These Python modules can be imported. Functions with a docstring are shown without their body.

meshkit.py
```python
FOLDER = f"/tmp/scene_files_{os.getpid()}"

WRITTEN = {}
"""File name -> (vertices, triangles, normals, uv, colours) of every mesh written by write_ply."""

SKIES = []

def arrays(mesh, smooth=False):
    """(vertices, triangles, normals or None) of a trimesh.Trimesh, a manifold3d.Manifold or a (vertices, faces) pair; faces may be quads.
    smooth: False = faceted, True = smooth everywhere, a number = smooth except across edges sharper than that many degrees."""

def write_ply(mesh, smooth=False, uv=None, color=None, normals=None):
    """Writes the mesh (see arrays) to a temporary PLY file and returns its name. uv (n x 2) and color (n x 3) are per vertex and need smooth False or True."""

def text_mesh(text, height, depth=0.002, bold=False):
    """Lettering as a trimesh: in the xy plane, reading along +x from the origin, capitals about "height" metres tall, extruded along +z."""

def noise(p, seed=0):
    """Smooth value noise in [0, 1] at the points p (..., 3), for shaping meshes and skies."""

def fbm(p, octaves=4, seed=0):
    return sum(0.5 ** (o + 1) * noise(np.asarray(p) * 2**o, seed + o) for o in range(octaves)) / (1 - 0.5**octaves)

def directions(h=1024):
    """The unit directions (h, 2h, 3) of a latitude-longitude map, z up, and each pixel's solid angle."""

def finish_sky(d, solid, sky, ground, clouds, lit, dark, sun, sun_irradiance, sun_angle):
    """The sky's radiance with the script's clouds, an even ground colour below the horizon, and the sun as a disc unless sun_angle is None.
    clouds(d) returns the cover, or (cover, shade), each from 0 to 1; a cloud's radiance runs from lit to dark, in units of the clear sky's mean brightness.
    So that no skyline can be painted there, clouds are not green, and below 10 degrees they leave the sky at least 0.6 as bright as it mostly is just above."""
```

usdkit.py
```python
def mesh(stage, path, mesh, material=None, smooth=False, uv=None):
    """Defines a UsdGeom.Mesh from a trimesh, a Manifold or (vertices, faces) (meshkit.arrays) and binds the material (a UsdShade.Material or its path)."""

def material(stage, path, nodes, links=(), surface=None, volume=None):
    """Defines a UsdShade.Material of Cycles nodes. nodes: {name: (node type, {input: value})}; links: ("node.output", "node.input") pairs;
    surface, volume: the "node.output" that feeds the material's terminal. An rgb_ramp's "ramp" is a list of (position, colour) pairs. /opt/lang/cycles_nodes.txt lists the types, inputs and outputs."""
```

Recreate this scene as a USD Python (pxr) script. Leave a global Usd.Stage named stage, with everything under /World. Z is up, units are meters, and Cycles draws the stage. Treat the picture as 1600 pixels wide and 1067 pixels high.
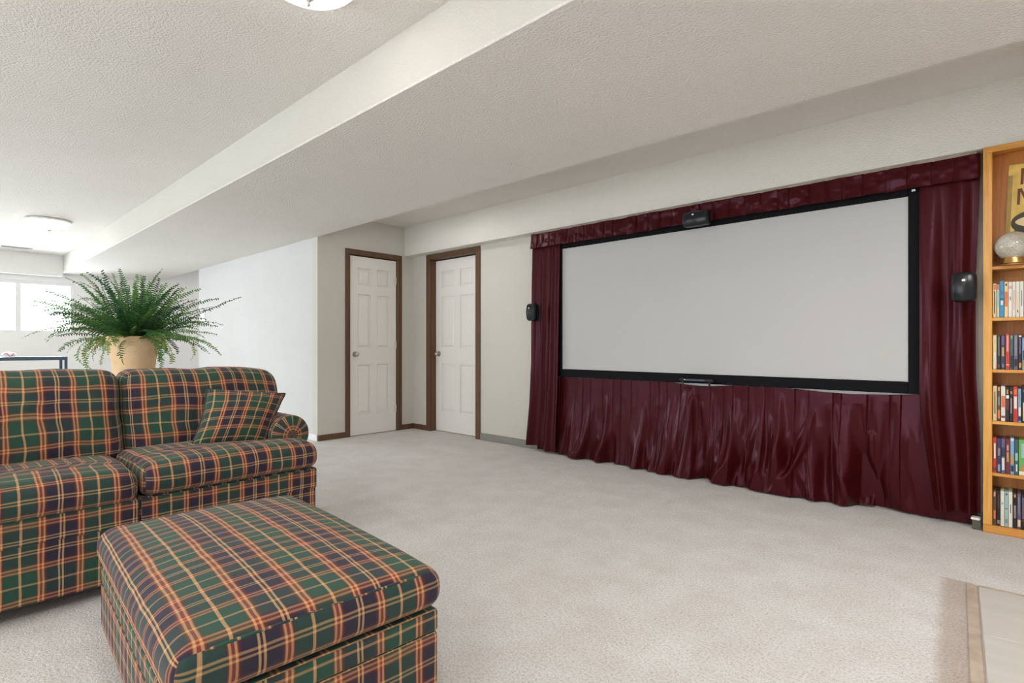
import math, random
import numpy as np, trimesh, usdkit, meshkit
from shapely.geometry import Polygon, box as sbox
from pxr import Gf, Sdf, Usd, UsdGeom, UsdLux, UsdShade, Vt

# ------------------------------------------------------------------ camera, light, exposure
stage = Usd.Stage.CreateInMemory()
UsdGeom.SetStageUpAxis(stage, "Z"); UsdGeom.SetStageMetersPerUnit(stage, 1.0)
UsdGeom.Xform.Define(stage, "/World"); UsdGeom.Scope.Define(stage, "/World/Looks")

cam = UsdGeom.Camera.Define(stage, "/World/camera")
cam.AddTranslateOp().Set(Gf.Vec3d(0, 0, 1.026))
cam.AddRotateXYZOp().Set(Gf.Vec3f(90, 0, 42.795))
cam.CreateHorizontalApertureAttr(36.0); cam.CreateFocalLengthAttr(19.033)
cam.CreateVerticalApertureOffsetAttr(36.0 * 6.0 / 1600)
cam.CreateClippingRangeAttr(Gf.Vec2f(0.05, 200))
cam.CreateExposureAttr(0.28)

dome = UsdLux.DomeLight.Define(stage, "/World/sky_light")
dome.CreateIntensityAttr(1.0); dome.CreateColorAttr(Gf.Vec3f(0.85, 0.93, 1.0))

def rect_light(name, loc, rot, w, h, power, col):
    l = UsdLux.RectLight.Define(stage, "/World/" + name)
    l.AddTranslateOp().Set(Gf.Vec3d(*loc)); l.AddRotateXYZOp().Set(Gf.Vec3f(*rot))
    l.CreateWidthAttr(w); l.CreateHeightAttr(h); l.CreateIntensityAttr(power); l.CreateColorAttr(Gf.Vec3f(*col))

# daylight outside the far window, and outside the two windows added as fill in the wall behind the camera
rect_light("daylight_far_window", (-11.62, 0.35, 1.65), (0, -90, 0), 1.1, 3.0, 28.0, (0.92, 0.97, 1.0))
rect_light("rear_fill_daylight", (-2.4, -3.42, 1.07), (90, 0, 0), 3.4, 2.3, 2.6, (1.0, 0.985, 0.96))
rect_light("rear_fill_daylight_001", (-7.0, -3.42, 1.07), (90, 0, 0), 2.6, 2.3, 2.6, (0.95, 0.98, 1.0))
LAMP, LAMP_FILL, DOWN = 5.0, 36.0, 155.0      # radiance of the ceiling lamps' glass bowls; the rear row and the downlights are added fill

# ------------------------------------------------------------------ helpers
used = {}
def numbered(parent, name):
    k = (parent, name); n = used.get(k, 0); used[k] = n + 1
    return name if n == 0 else f"{name}_{n:03d}"

def tag(prim, label=None, cat=None, group=None, kind=None):
    for k, v in (("label", label), ("category", cat), ("group", group), ("kind", kind)):
        if v: prim.SetCustomDataByKey(k, v)
    return prim

def thing(name, label, cat, loc=(0, 0, 0), rz=0.0, group=None, kind=None):
    p = "/World/" + numbered("/World", name)
    x = UsdGeom.Xform.Define(stage, p)
    x.AddTranslateOp().Set(Gf.Vec3d(*map(float, loc)))
    if rz: x.AddRotateZOp().Set(float(rz))
    tag(x.GetPrim(), label, cat, group, kind)
    return p

def weld_normals(v, f):
    key = np.round(v, 6); _, inv = np.unique(key, axis=0, return_inverse=True); inv = inv.ravel()
    fn = np.cross(v[f[:, 1]] - v[f[:, 0]], v[f[:, 2]] - v[f[:, 0]])
    n = np.zeros((inv.max() + 1, 3))
    for k in range(3): np.add.at(n, inv[f[:, k]], fn)
    n /= np.maximum(np.linalg.norm(n, axis=1, keepdims=True), 1e-12)
    return n[inv]

def part(parent, name, mesh, mat, smooth=False, uv=None, label=None, weld=False):
    p = parent + "/" + numbered(parent, name)
    if weld:
        v, f, _ = meshkit.arrays(mesh, False)
        m = usdkit.mesh(stage, p, (v, f), mat, smooth=False, uv=uv)
        n = weld_normals(v, f)
        m.CreateNormalsAttr(Vt.Vec3fArray.FromNumpy(n.astype(np.float32))); m.SetNormalsInterpolation("vertex")
    else:
        m = usdkit.mesh(stage, p, mesh, mat, smooth=smooth, uv=uv)
    if label: m.GetPrim().SetCustomDataByKey("label", label)
    return p

def top(name, mesh, mat, label, cat, group=None, kind=None, **kw):
    p = part("/World", name, mesh, mat, **kw)
    tag(stage.GetPrimAtPath(p), label, cat, group, kind)
    return p

def bx(x0, x1, y0, y1, z0, z1):
    m = trimesh.creation.box([abs(x1 - x0), abs(y1 - y0), abs(z1 - z0)])
    m.apply_translation([(x0 + x1) / 2, (y0 + y1) / 2, (z0 + z1) / 2]); return m

def cat_(*ms): return trimesh.util.concatenate(list(ms))

def bevel_box(x0, x1, y0, y1, z0, z1, b):
    """Box with chamfered edges (convex hull of 24 points)."""
    pts = []
    for sx in (0, 1):
        for sy in (0, 1):
            for sz in (0, 1):
                p = np.array([(x0, x1)[sx], (y0, y1)[sy], (z0, z1)[sz]], float)
                d = np.array([1 - 2 * sx, 1 - 2 * sy, 1 - 2 * sz]) * b
                for k in range(3):
                    q = p + d; q[k] = p[k]; pts.append(q)
    return trimesh.Trimesh(np.array(pts), process=False).convex_hull

def rbox(h, r, n=14, na=4):
    """Rounded box of half sizes h: per face grids (not joined, so that each keeps its own cloth coordinates). Returns v, f, uv, face index, box coordinates."""
    h = np.asarray(h, float); V, Fc, U, I, B = [], [], [], [], []
    a = np.tan(np.linspace(0, np.pi / 4, na + 1))
    axes = [np.concatenate([-(hh - r) - r * a[:0:-1], np.linspace(-(hh - r), hh - r, n), (hh - r) + r * a[1:]]) for hh in h]
    off = 0
    for k in range(3):
        i, j = [(1, 2), (0, 2), (0, 1)][k]
        for s in (-1, 1):
            g0, g1 = np.meshgrid(axes[i], axes[j], indexing="ij")
            p = np.zeros(g0.shape + (3,)); p[..., i], p[..., j], p[..., k] = g0, g1, s * h[k]
            b = p.reshape(-1, 3); core = np.clip(b, -(h - r), h - r); d = b - core
            v = core + d / np.linalg.norm(d, axis=1, keepdims=True) * r
            ni, nj = g0.shape
            q = (np.arange(ni - 1)[:, None] * nj + np.arange(nj - 1)[None]).ravel()
            quad = np.stack([q, q + nj, q + nj + 1, q + 1], 1)
            flip = (s < 0) ^ (k == 1)
            if flip: quad = quad[:, ::-1]
            f = np.vstack([quad[:, [0, 1, 2]], quad[:, [0, 2, 3]]]) + off
            V.append(v); Fc.append(f); U.append(np.stack([b[:, i], b[:, j]], 1)); I.append(np.full(len(v), 2 * k + (s > 0))); B.append(b)
            off += len(v)
    return np.vstack(V), np.vstack(Fc), np.vstack(U), np.concatenate(I), np.vstack(B)

def tube(points, radius, sides=8, caps=True):
    p = np.asarray(points, float); t = np.gradient(p, axis=0); t /= np.linalg.norm(t, axis=1, keepdims=True) + 1e-12
    a = np.cross(t, np.where(np.abs(t[:, 2:]) < 0.9, [0, 0, 1.0], [1.0, 0, 0])); a /= np.linalg.norm(a, axis=1, keepdims=True)
    b = np.cross(t, a); ang = np.arange(sides) * 2 * np.pi / sides
    rr = np.broadcast_to(radius, (len(p),))
    v = (p[:, None] + rr[:, None, None] * (np.cos(ang)[None, :, None] * a[:, None] + np.sin(ang)[None, :, None] * b[:, None])).reshape(-1, 3)
    f = []
    for i in range(len(p) - 1):
        for j in range(sides):
            q = [i * sides + j, i * sides + (j + 1) % sides, (i + 1) * sides + (j + 1) % sides, (i + 1) * sides + j]
            f += [[q[0], q[1], q[2]], [q[0], q[2], q[3]]]
    if caps:
        n = len(v); v = np.vstack([v, p[:1], p[-1:]]); L = (len(p) - 1) * sides
        for j in range(sides):
            f += [[n, (j + 1) % sides, j], [n + 1, L + j, L + (j + 1) % sides]]
    return trimesh.Trimesh(v, np.array(f), process=False)

def lathe(profile, sections=40):
    return trimesh.creation.revolve(np.asarray(profile, float), sections=sections)

def mat(name, nodes, links, surface="p.BSDF"):
    return usdkit.material(stage, "/World/Looks/" + name, nodes, links, surface=surface)

def plain(name, col, rough=0.5, metallic=0.0, **kw):
    return mat(name, {"p": ("principled_bsdf", {"base_color": col, "roughness": rough, "metallic": metallic, **kw})}, [])

# ------------------------------------------------------------------ materials
def bumpy(name, col, col2, scale, bump, rough=0.85, detail=3, var=2.0, dist=0.004, contrast=(0.35, 0.65)):
    return mat(name, {
        "g": ("texture_coordinate", {}), "n": ("noise_texture", {"scale": scale, "detail": float(detail), "roughness": 0.6}),
        "big": ("noise_texture", {"scale": var, "detail": 3.0}),
        "r": ("rgb_ramp", {"ramp": [(0.3, col2), (0.7, col)]}), "br": ("map_range", {"from_min": contrast[0], "from_max": contrast[1], "to_min": 0.0, "to_max": 1.0, "clamp": True}),
        "b": ("bump", {"strength": bump, "distance": dist}), "p": ("principled_bsdf", {"roughness": rough, "specular_ior_level": 0.2})},
        [("g.object", "n.vector"), ("g.object", "big.vector"), ("big.fac", "r.fac"), ("r.color", "p.base_color"), ("n.fac", "br.value"), ("br.result", "b.height"), ("b.normal", "p.normal")])

M = {}
M["wall"] = bumpy("wall_paint", (0.62, 0.60, 0.55), (0.605, 0.585, 0.535), 70, 0.25, dist=0.002)
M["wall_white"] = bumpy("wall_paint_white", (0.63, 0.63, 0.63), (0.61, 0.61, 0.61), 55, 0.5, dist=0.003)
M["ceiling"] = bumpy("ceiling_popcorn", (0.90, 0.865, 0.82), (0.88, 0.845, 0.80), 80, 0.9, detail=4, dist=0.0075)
M["bulkhead_side"] = bumpy("bulkhead_side_dimmed", (0.67, 0.655, 0.61), (0.655, 0.64, 0.595), 110, 0.6, detail=4, dist=0.004)  # colour lowered to hold back the strong lamp light on this face
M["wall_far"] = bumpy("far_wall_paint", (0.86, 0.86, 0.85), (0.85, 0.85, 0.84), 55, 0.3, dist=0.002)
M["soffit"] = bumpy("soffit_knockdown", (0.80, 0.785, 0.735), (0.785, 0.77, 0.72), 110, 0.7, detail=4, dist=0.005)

# carpet: fine pile, trodden patches, a few stains and the dirty strip beside the hearth
M["carpet"] = mat("carpet_pile", {
    "g": ("geometry", {}), "dp": ("vector_math", {"math_type": "dot_product", "vector2": (0.99824, 0.0593, 0.0)}), "dq": ("math", {"math_type": "add", "value2": -0.0674}), "n1": ("noise_texture", {"scale": 115.0, "detail": 4.0, "roughness": 0.75}), "n2": ("noise_texture", {"scale": 5.0, "detail": 5.0, "roughness": 0.65}),
    "n3": ("noise_texture", {"scale": 48.0, "detail": 3.0, "roughness": 0.6}), "n4": ("noise_texture", {"scale": 2.6, "detail": 3.0}),
    "r1": ("rgb_ramp", {"ramp": [(0.34, (0.53, 0.51, 0.495)), (0.48, (0.78, 0.76, 0.745)), (0.64, (0.91, 0.895, 0.885))]}),
    "r2": ("rgb_ramp", {"ramp": [(0.35, (0.90, 0.88, 0.86)), (0.65, (1.0, 1.0, 1.0))]}),
    "r4": ("rgb_ramp", {"ramp": [(0.70, (1.0, 1.0, 1.0)), (0.80, (0.86, 0.78, 0.69))]}),
    "m1": ("mix", {"mix_type": "multiply", "fac": 1.0}), "m2": ("mix", {"mix_type": "multiply", "fac": 1.0}),
    "s": ("separate_xyz", {}), "wx": ("math", {"math_type": "multiply_add", "value2": 0.05, "value3": 0.0}), "xx": ("math", {"math_type": "add"}),
    "rx": ("rgb_ramp", {"ramp": [(0.0, (0, 0, 0)), (0.36, (0, 0, 0)), (0.50, (0.9, 0.9, 0.9)), (0.80, (1, 1, 1)), (0.90, (0, 0, 0)), (1.0, (0, 0, 0))]}),
    "mx": ("map_range", {"from_min": -0.20, "from_max": 0.05, "to_min": 0.0, "to_max": 1.0, "clamp": True}),
    "ry": ("math", {"math_type": "less_than", "value2": 3.06}), "k": ("math", {"math_type": "multiply"}), "k2": ("math", {"math_type": "multiply", "value2": 0.75}),
    "m3": ("mix", {"mix_type": "multiply", "color2": (0.62, 0.49, 0.41)}),
    "add": ("math", {"math_type": "multiply_add", "value2": 0.6}),
    "b": ("bump", {"strength": 0.9, "distance": 0.012}), "p": ("principled_bsdf", {"roughness": 0.95, "specular_ior_level": 0.05, "sheen_weight": 0.15, "sheen_roughness": 0.6})},
    [("g.position", "n1.vector"), ("g.position", "n2.vector"), ("g.position", "n3.vector"), ("g.position", "n4.vector"), ("n1.fac", "r1.fac"), ("n2.fac", "r2.fac"), ("n4.fac", "r4.fac"),
     ("r1.color", "m1.color1"), ("r2.color", "m1.color2"), ("m1.color", "m2.color1"), ("r4.color", "m2.color2"),
     ("g.position", "s.vector"), ("n3.fac", "wx.value1"), ("g.position", "dp.vector1"), ("dp.value", "dq.value1"), ("dq.value", "xx.value1"), ("wx.value", "xx.value2"), ("xx.value", "mx.value"), ("mx.result", "rx.fac"), ("s.y", "ry.value1"),
     ("rx.color", "k.value1"), ("ry.value", "k.value2"), ("k.value", "k2.value1"), ("k2.value", "m3.fac"), ("m2.color", "m3.color1"), ("m3.color", "p.base_color"),
     ("n3.fac", "add.value1"), ("n1.fac", "add.value3"), ("add.value", "b.height"), ("b.normal", "p.normal")])

def wood(name, dark, mid, light, axis="z", rough=0.4, s=1.0):
    st = {"x": (1.2, 26, 26), "y": (26, 1.2, 26), "z": (26, 26, 1.2)}[axis]
    return mat(name, {"g": ("texture_coordinate", {}), "m": ("mapping", {"scale": tuple(k * s for k in st)}), "n": ("noise_texture", {"scale": 1.0, "detail": 5.0, "roughness": 0.65, "distortion": 1.2}),
                      "m2": ("mapping", {"scale": tuple(k * s * 5 for k in st)}), "n2": ("noise_texture", {"scale": 1.0, "detail": 2.0}),
                      "mx": ("math", {"math_type": "multiply_add", "value2": 0.3}), "sb": ("math", {"math_type": "subtract", "value2": 0.15}),
                      "r": ("rgb_ramp", {"ramp": [(0.3, dark), (0.5, mid), (0.7, light)]}), "b": ("bump", {"strength": 0.15, "distance": 0.001}),
                      "p": ("principled_bsdf", {"roughness": rough})},
               [("g.object", "m.vector"), ("m.vector", "n.vector"), ("g.object", "m2.vector"), ("m2.vector", "n2.vector"), ("n2.fac", "mx.value1"), ("n.fac", "mx.value3"), ("mx.value", "sb.value1"), ("sb.value", "r.fac"), ("r.color", "p.base_color"), ("n2.fac", "b.height"), ("b.normal", "p.normal")])

M["casing"] = wood("brown_casing_wood", (0.085, 0.040, 0.018), (0.115, 0.056, 0.026), (0.15, 0.075, 0.036), "z", 0.45)
M["oak"] = wood("golden_oak_upright", (0.50, 0.22, 0.040), (0.66, 0.32, 0.065), (0.76, 0.41, 0.10), "z", 0.35)
M["oak_x"] = wood("golden_oak_shelf", (0.48, 0.19, 0.035), (0.62, 0.28, 0.055), (0.72, 0.36, 0.085), "x", 0.35)
M["oak_back"] = wood("oak_back_panel", (0.40, 0.13, 0.018), (0.50, 0.185, 0.028), (0.58, 0.24, 0.04), "z", 0.45)
M["foot_wood"] = wood("foot_wood", (0.32, 0.13, 0.05), (0.42, 0.19, 0.08), (0.5, 0.25, 0.11), "z", 0.35)
M["door"] = bumpy("door_paint", (0.80, 0.775, 0.75), (0.79, 0.765, 0.74), 40, 0.05, rough=0.45, dist=0.001)
M["nickel"] = plain("satin_nickel", (0.55, 0.53, 0.50), 0.3, 1.0)
M["hinge"] = plain("hinge_metal", (0.75, 0.72, 0.66), 0.35, 0.6)
M["grey_base"] = plain("grey_vinyl_baseboard", (0.23, 0.225, 0.21), 0.5)
M["white"] = plain("white_plastic", (0.82, 0.82, 0.80), 0.4)
M["white_trim"] = plain("white_trim_paint", (0.80, 0.80, 0.79), 0.45)
M["black_frame"] = plain("black_velvet_frame", (0.006, 0.006, 0.008), 0.8, specular_ior_level=0.15)
M["screen"] = plain("projection_screen", (0.53, 0.53, 0.53), 0.9, specular_ior_level=0.1)
M["speaker"] = plain("speaker_plastic", (0.012, 0.014, 0.018), 0.25, specular_ior_level=0.3)
M["speaker_dark"] = plain("speaker_bracket_plastic", (0.01, 0.01, 0.01), 0.5)
M["badge"] = plain("silver_badge", (0.85, 0.83, 0.78), 0.3, 0.7)
M["ir_top"] = plain("bar_glossy_black", (0.02, 0.02, 0.022), 0.2)
M["console"] = plain("blue_grey_metal", (0.055, 0.085, 0.125), 0.45, 0.3)
M["glass_top"] = plain("frosted_table_glass", (0.65, 0.75, 0.8), 0.3, transmission_weight=0.35)
M["vent"] = plain("vent_metal", (0.35, 0.34, 0.32), 0.5)
M["lamp_rim"] = plain("lamp_white_rim", (0.75, 0.74, 0.72), 0.4)
for n_, e_ in (("lamp_bowl", LAMP), ("lamp_bowl_fill", LAMP_FILL), ("lamp_bowl_fill_far", LAMP_FILL * 1.3)): M[n_] = mat(n_ + "_glass", {"p": ("principled_bsdf", {"base_color": (0.9, 0.89, 0.87), "roughness": 0.3, "emission_color": (1.0, 0.94, 0.86), "emission_strength": e_})}, [])
M["terracotta"] = bumpy("pale_terracotta", (0.84, 0.64, 0.42), (0.70, 0.47, 0.27), 60, 0.08, rough=0.8, var=7.0, dist=0.002)
M["soil"] = bumpy("potting_soil", (0.05, 0.035, 0.022), (0.03, 0.02, 0.013), 90, 0.8, dist=0.01)
M["tile"] = mat("hearth_tile", {"g": ("geometry", {}), "m": ("mapping", {"scale": (1.5, 14, 1)}), "n": ("noise_texture", {"scale": 1.0, "detail": 4.0}), "r": ("rgb_ramp", {"ramp": [(0.35, (0.49, 0.475, 0.44)), (0.65, (0.54, 0.525, 0.49))]}), "p": ("principled_bsdf", {"roughness": 0.4})},
                [("g.position", "m.vector"), ("m.vector", "n.vector"), ("n.fac", "r.fac"), ("r.color", "p.base_color")])
M["grout"] = plain("grout", (0.34, 0.31, 0.27), 0.9)
M["hearth_trim"] = bumpy("hearth_edge_trim", (0.46, 0.385, 0.315), (0.34, 0.265, 0.21), 60, 0.2, var=14.0, dist=0.002)
M["window_frame"] = plain("white_vinyl_window", (0.85, 0.85, 0.85), 0.35)
M["pane"] = mat("window_glass", {"f": ("fresnel", {"IOR": 1.45}), "t": ("transparent_bsdf", {"color": (0.97, 0.98, 0.98)}), "g": ("glossy_bsdf", {"color": (1, 1, 1), "roughness": 0.02}), "m": ("mix_closure", {})},
               [("f.fac", "m.fac"), ("t.BSDF", "m.closure1"), ("g.BSDF", "m.closure2")], "m.closure")
M["stone"] = mat("speckled_grey_stone", {"g": ("texture_coordinate", {}), "n": ("noise_texture", {"scale": 230.0, "detail": 2.0}), "n2": ("noise_texture", {"scale": 14.0, "detail": 4.0}),
                 "r": ("rgb_ramp", {"ramp": [(0.32, (0.30, 0.285, 0.25)), (0.45, (0.50, 0.475, 0.42)), (0.7, (0.60, 0.575, 0.51))]}), "r2": ("rgb_ramp", {"ramp": [(0.35, (0.8, 0.75, 0.66)), (0.6, (1, 1, 1))]}),
                 "m": ("mix", {"mix_type": "multiply", "fac": 1.0}), "p": ("principled_bsdf", {"roughness": 0.16})},
                 [("g.object", "n.vector"), ("g.object", "n2.vector"), ("n.fac", "r.fac"), ("n2.fac", "r2.fac"), ("r.color", "m.color1"), ("r2.color", "m.color2"), ("m.color", "p.base_color")])
M["brass"] = plain("brass", (0.55, 0.33, 0.12), 0.3, 0.9)

# burgundy satin
M["satin"] = mat("burgundy_satin", {"g": ("texture_coordinate", {}), "m": ("mapping", {"scale": (60, 60, 3)}), "n": ("noise_texture", {"scale": 6.0, "detail": 3.0}),
                 "r": ("rgb_ramp", {"ramp": [(0.3, (0.036, 0.0030, 0.0036)), (0.7, (0.054, 0.0048, 0.0060))]}), "b": ("bump", {"strength": 0.08, "distance": 0.002}),
                 "p": ("principled_bsdf", {"roughness": 0.31, "specular_ior_level": 0.26, "specular_tint": (0.95, 0.5, 0.70), "sheen_weight": 0.0, "sheen_roughness": 0.35, "sheen_tint": (0.6, 0.25, 0.4)})},
                 [("g.object", "m.vector"), ("m.vector", "n.vector"), ("n.fac", "r.fac"), ("r.color", "p.base_color"), ("n.fac", "b.height"), ("b.normal", "p.normal")])

# plaid: one sett for warp and weft, woven together
PER = 0.236
TAN, RED, GREEN, NAVY, MAR = (0.56, 0.325, 0.15), (0.27, 0.04, 0.022), (0.019, 0.064, 0.043), (0.022, 0.017, 0.036), (0.075, 0.018, 0.020)
def sett(tan):
    N = 256; out = []
    for i in range(N):
        x = (i + 0.5) / N; d0 = min(x, 1 - x); d5 = abs(x - 0.5); d = min(d0, d5)
        if d < 0.016: c = RED
        elif d < 0.040: c = tan
        elif d < 0.050: c = RED
        elif 0.25 - 0.017 < x < 0.25 + 0.017: c = tan
        elif 0.012 < abs(x - 0.75) < 0.034: c = tan
        elif x < 0.5: c = GREEN if d > 0.062 else tuple(0.5 * a + 0.5 * b for a, b in zip(GREEN, MAR))
        else: c = NAVY if d > 0.075 else MAR
        out.append(c)
    return out
def plaid(name, wu=0.60):
    ra = [((i + 0.5) / 256, c) for i, c in enumerate(sett(TAN))]
    return mat(name, {"t": ("texture_coordinate", {}), "dn": ("noise_texture", {"scale": 7.0, "detail": 2.0}), "dm": ("vector_math", {"math_type": "multiply_add", "vector2": (0.010, 0.010, 0.0), "vector3": (0, 0, 0)}),
        "ad": ("vector_math", {"math_type": "add"}), "s": ("separate_xyz", {}),
        "du": ("math", {"math_type": "divide", "value2": PER}), "dv": ("math", {"math_type": "divide", "value2": PER}), "fu": ("math", {"math_type": "fraction"}), "fv": ("math", {"math_type": "fraction"}),
        "ru": ("rgb_ramp", {"ramp": ra, "interpolate": True}), "rv": ("rgb_ramp", {"ramp": ra, "interpolate": True}), "x": ("mix", {"mix_type": "mix", "fac": 1 - wu}),
        "w": ("noise_texture", {"scale": 900.0, "detail": 2.0}), "wr": ("rgb_ramp", {"ramp": [(0.3, (0.78, 0.78, 0.78)), (0.7, (1.12, 1.12, 1.12))]}), "mw": ("mix", {"mix_type": "multiply", "fac": 1.0}),
        "b": ("bump", {"strength": 0.25, "distance": 0.0015}), "p": ("principled_bsdf", {"roughness": 0.8, "specular_ior_level": 0.25, "sheen_weight": 0.12, "sheen_roughness": 0.5})},
        [("t.UV", "dn.vector"), ("dn.color", "dm.vector1"), ("t.UV", "ad.vector1"), ("dm.vector", "ad.vector2"), ("ad.vector", "s.vector"), ("s.x", "du.value1"), ("s.y", "dv.value1"), ("du.value", "fu.value1"), ("dv.value", "fv.value1"),
         ("fu.value", "ru.fac"), ("fv.value", "rv.fac"), ("ru.color", "x.color1"), ("rv.color", "x.color2"), ("t.UV", "w.vector"), ("w.fac", "wr.fac"), ("x.color", "mw.color1"), ("wr.color", "mw.color2"), ("mw.color", "p.base_color"),
         ("w.fac", "b.height"), ("b.normal", "p.normal")])
M["plaid"] = plaid("plaid_twill")

def leaf_mat(name, col, tcol):
    return mat(name, {"d": ("principled_bsdf", {"base_color": col, "roughness": 0.45, "specular_ior_level": 0.4}), "t": ("translucent_bsdf", {"color": tcol}), "m": ("mix_closure", {"fac": 0.3})},
               [("d.BSDF", "m.closure1"), ("t.BSDF", "m.closure2")], "m.closure")
LEAVES = [leaf_mat("fern_leaf_dark", (0.020, 0.070, 0.030), (0.05, 0.16, 0.04)), leaf_mat("fern_leaf_mid", (0.045, 0.14, 0.038), (0.1, 0.28, 0.05)),
          leaf_mat("fern_leaf_light", (0.11, 0.23, 0.055), (0.2, 0.36, 0.06)), leaf_mat("fern_leaf_yellow", (0.30, 0.32, 0.08), (0.38, 0.4, 0.08)), leaf_mat("fern_leaf_brown", (0.05, 0.045, 0.03), (0.05, 0.05, 0.02))]

# ------------------------------------------------------------------ room shell
XF, XL, XW, XR = -11.35, -5.458, -9.187, 0.80       # far wall, door wall, end of the white wall, right wall
YB, YA, YD, YS, YW = -3.1, 1.479, 2.835, 3.963, 4.096    # rear wall, bulkhead sides, soffit front, screen wall
ZB, ZC, ZS = 2.1885, 2.462, 2.1136
def struct(name, mesh, m, label, cat): return top(name, mesh, m, label, cat, kind="structure")

struct("floor", bx(XF - 0.15, XR + 0.1, YB - 0.1, YW + 1.1, -0.1, 0.0), M["carpet"], "pale grey-beige cut pile carpet across the whole basement", "floor")
struct("ceiling", bx(XF - 0.15, XR + 0.1, YB - 0.1, YW + 1.1, ZC, ZC + 0.12), M["ceiling"], "off-white popcorn textured ceiling", "ceiling")
t = thing("bulkhead", "wide boxed-in bulkhead running along the ceiling with popcorn texture", "bulkhead", kind="structure")
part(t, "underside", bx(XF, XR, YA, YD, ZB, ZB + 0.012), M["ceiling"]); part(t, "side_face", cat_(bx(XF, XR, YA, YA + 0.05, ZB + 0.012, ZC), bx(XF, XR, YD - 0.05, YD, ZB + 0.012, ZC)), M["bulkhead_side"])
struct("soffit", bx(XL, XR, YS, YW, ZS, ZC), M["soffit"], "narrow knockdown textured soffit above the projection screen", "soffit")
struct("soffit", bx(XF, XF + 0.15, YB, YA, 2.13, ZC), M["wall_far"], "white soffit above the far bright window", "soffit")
struct("wall_right", bx(XR, XR + 0.1, YB, YW, 0, ZC), M["wall"], "cream wall on the right behind the hearth", "wall")
D2a, D2b, D2h = -5.125, -4.325, 2.055
struct("wall_screen", cat_(bx(XL, D2a, YW, YW + 0.12, 0, ZC), bx(D2b, XR, YW, YW + 0.12, 0, ZC), bx(D2a, D2b, YW, YW + 0.12, D2h, ZC)), M["wall"], "cream wall behind the projection screen and the corner door", "wall")
D1a, D1b, D1h = 3.216, 3.855, 2.055
struct("wall_closet", cat_(bx(XL - 0.12, XL, YD, D1a, 0, ZC), bx(XL - 0.12, XL, D1b, YW, 0, ZC), bx(XL - 0.12, XL, D1a, D1b, D1h, ZC)), M["wall"], "short cream wall holding the left panelled door", "wall")
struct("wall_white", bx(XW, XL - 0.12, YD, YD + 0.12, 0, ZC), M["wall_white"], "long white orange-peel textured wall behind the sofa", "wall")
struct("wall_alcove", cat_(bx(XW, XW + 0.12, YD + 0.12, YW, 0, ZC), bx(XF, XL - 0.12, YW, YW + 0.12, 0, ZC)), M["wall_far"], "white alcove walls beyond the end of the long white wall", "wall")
struct("wall_storage", cat_(bx(-5.6, -5.5, YW + 0.12, YW + 1.0, 0, ZC), bx(-4.0, -3.9, YW + 0.12, YW + 1.0, 0, ZC), bx(-5.6, -3.9, YW + 1.0, YW + 1.1, 0, ZC)), M["wall"], "closed storage room walls behind the corner door", "wall")
FW = (-1.0, 1.66, 1.205, 2.045)      # far window y0 y1 z0 z1
struct("wall_far", cat_(bx(XF - 0.15, XF, YB, FW[0], 0, ZC), bx(XF - 0.15, XF, FW[1], YW, 0, ZC), bx(XF - 0.15, XF, FW[0], FW[1], 0, FW[2]), bx(XF - 0.15, XF, FW[0], FW[1], FW[3], ZC)), M["wall_far"], "white far wall with the bright window", "wall")
struct("ledge", bx(XF, XF + 0.07, 2.95, YW, 0, 1.69), M["wall_far"], "low white foundation ledge at the back of the alcove", "ledge")
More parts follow.
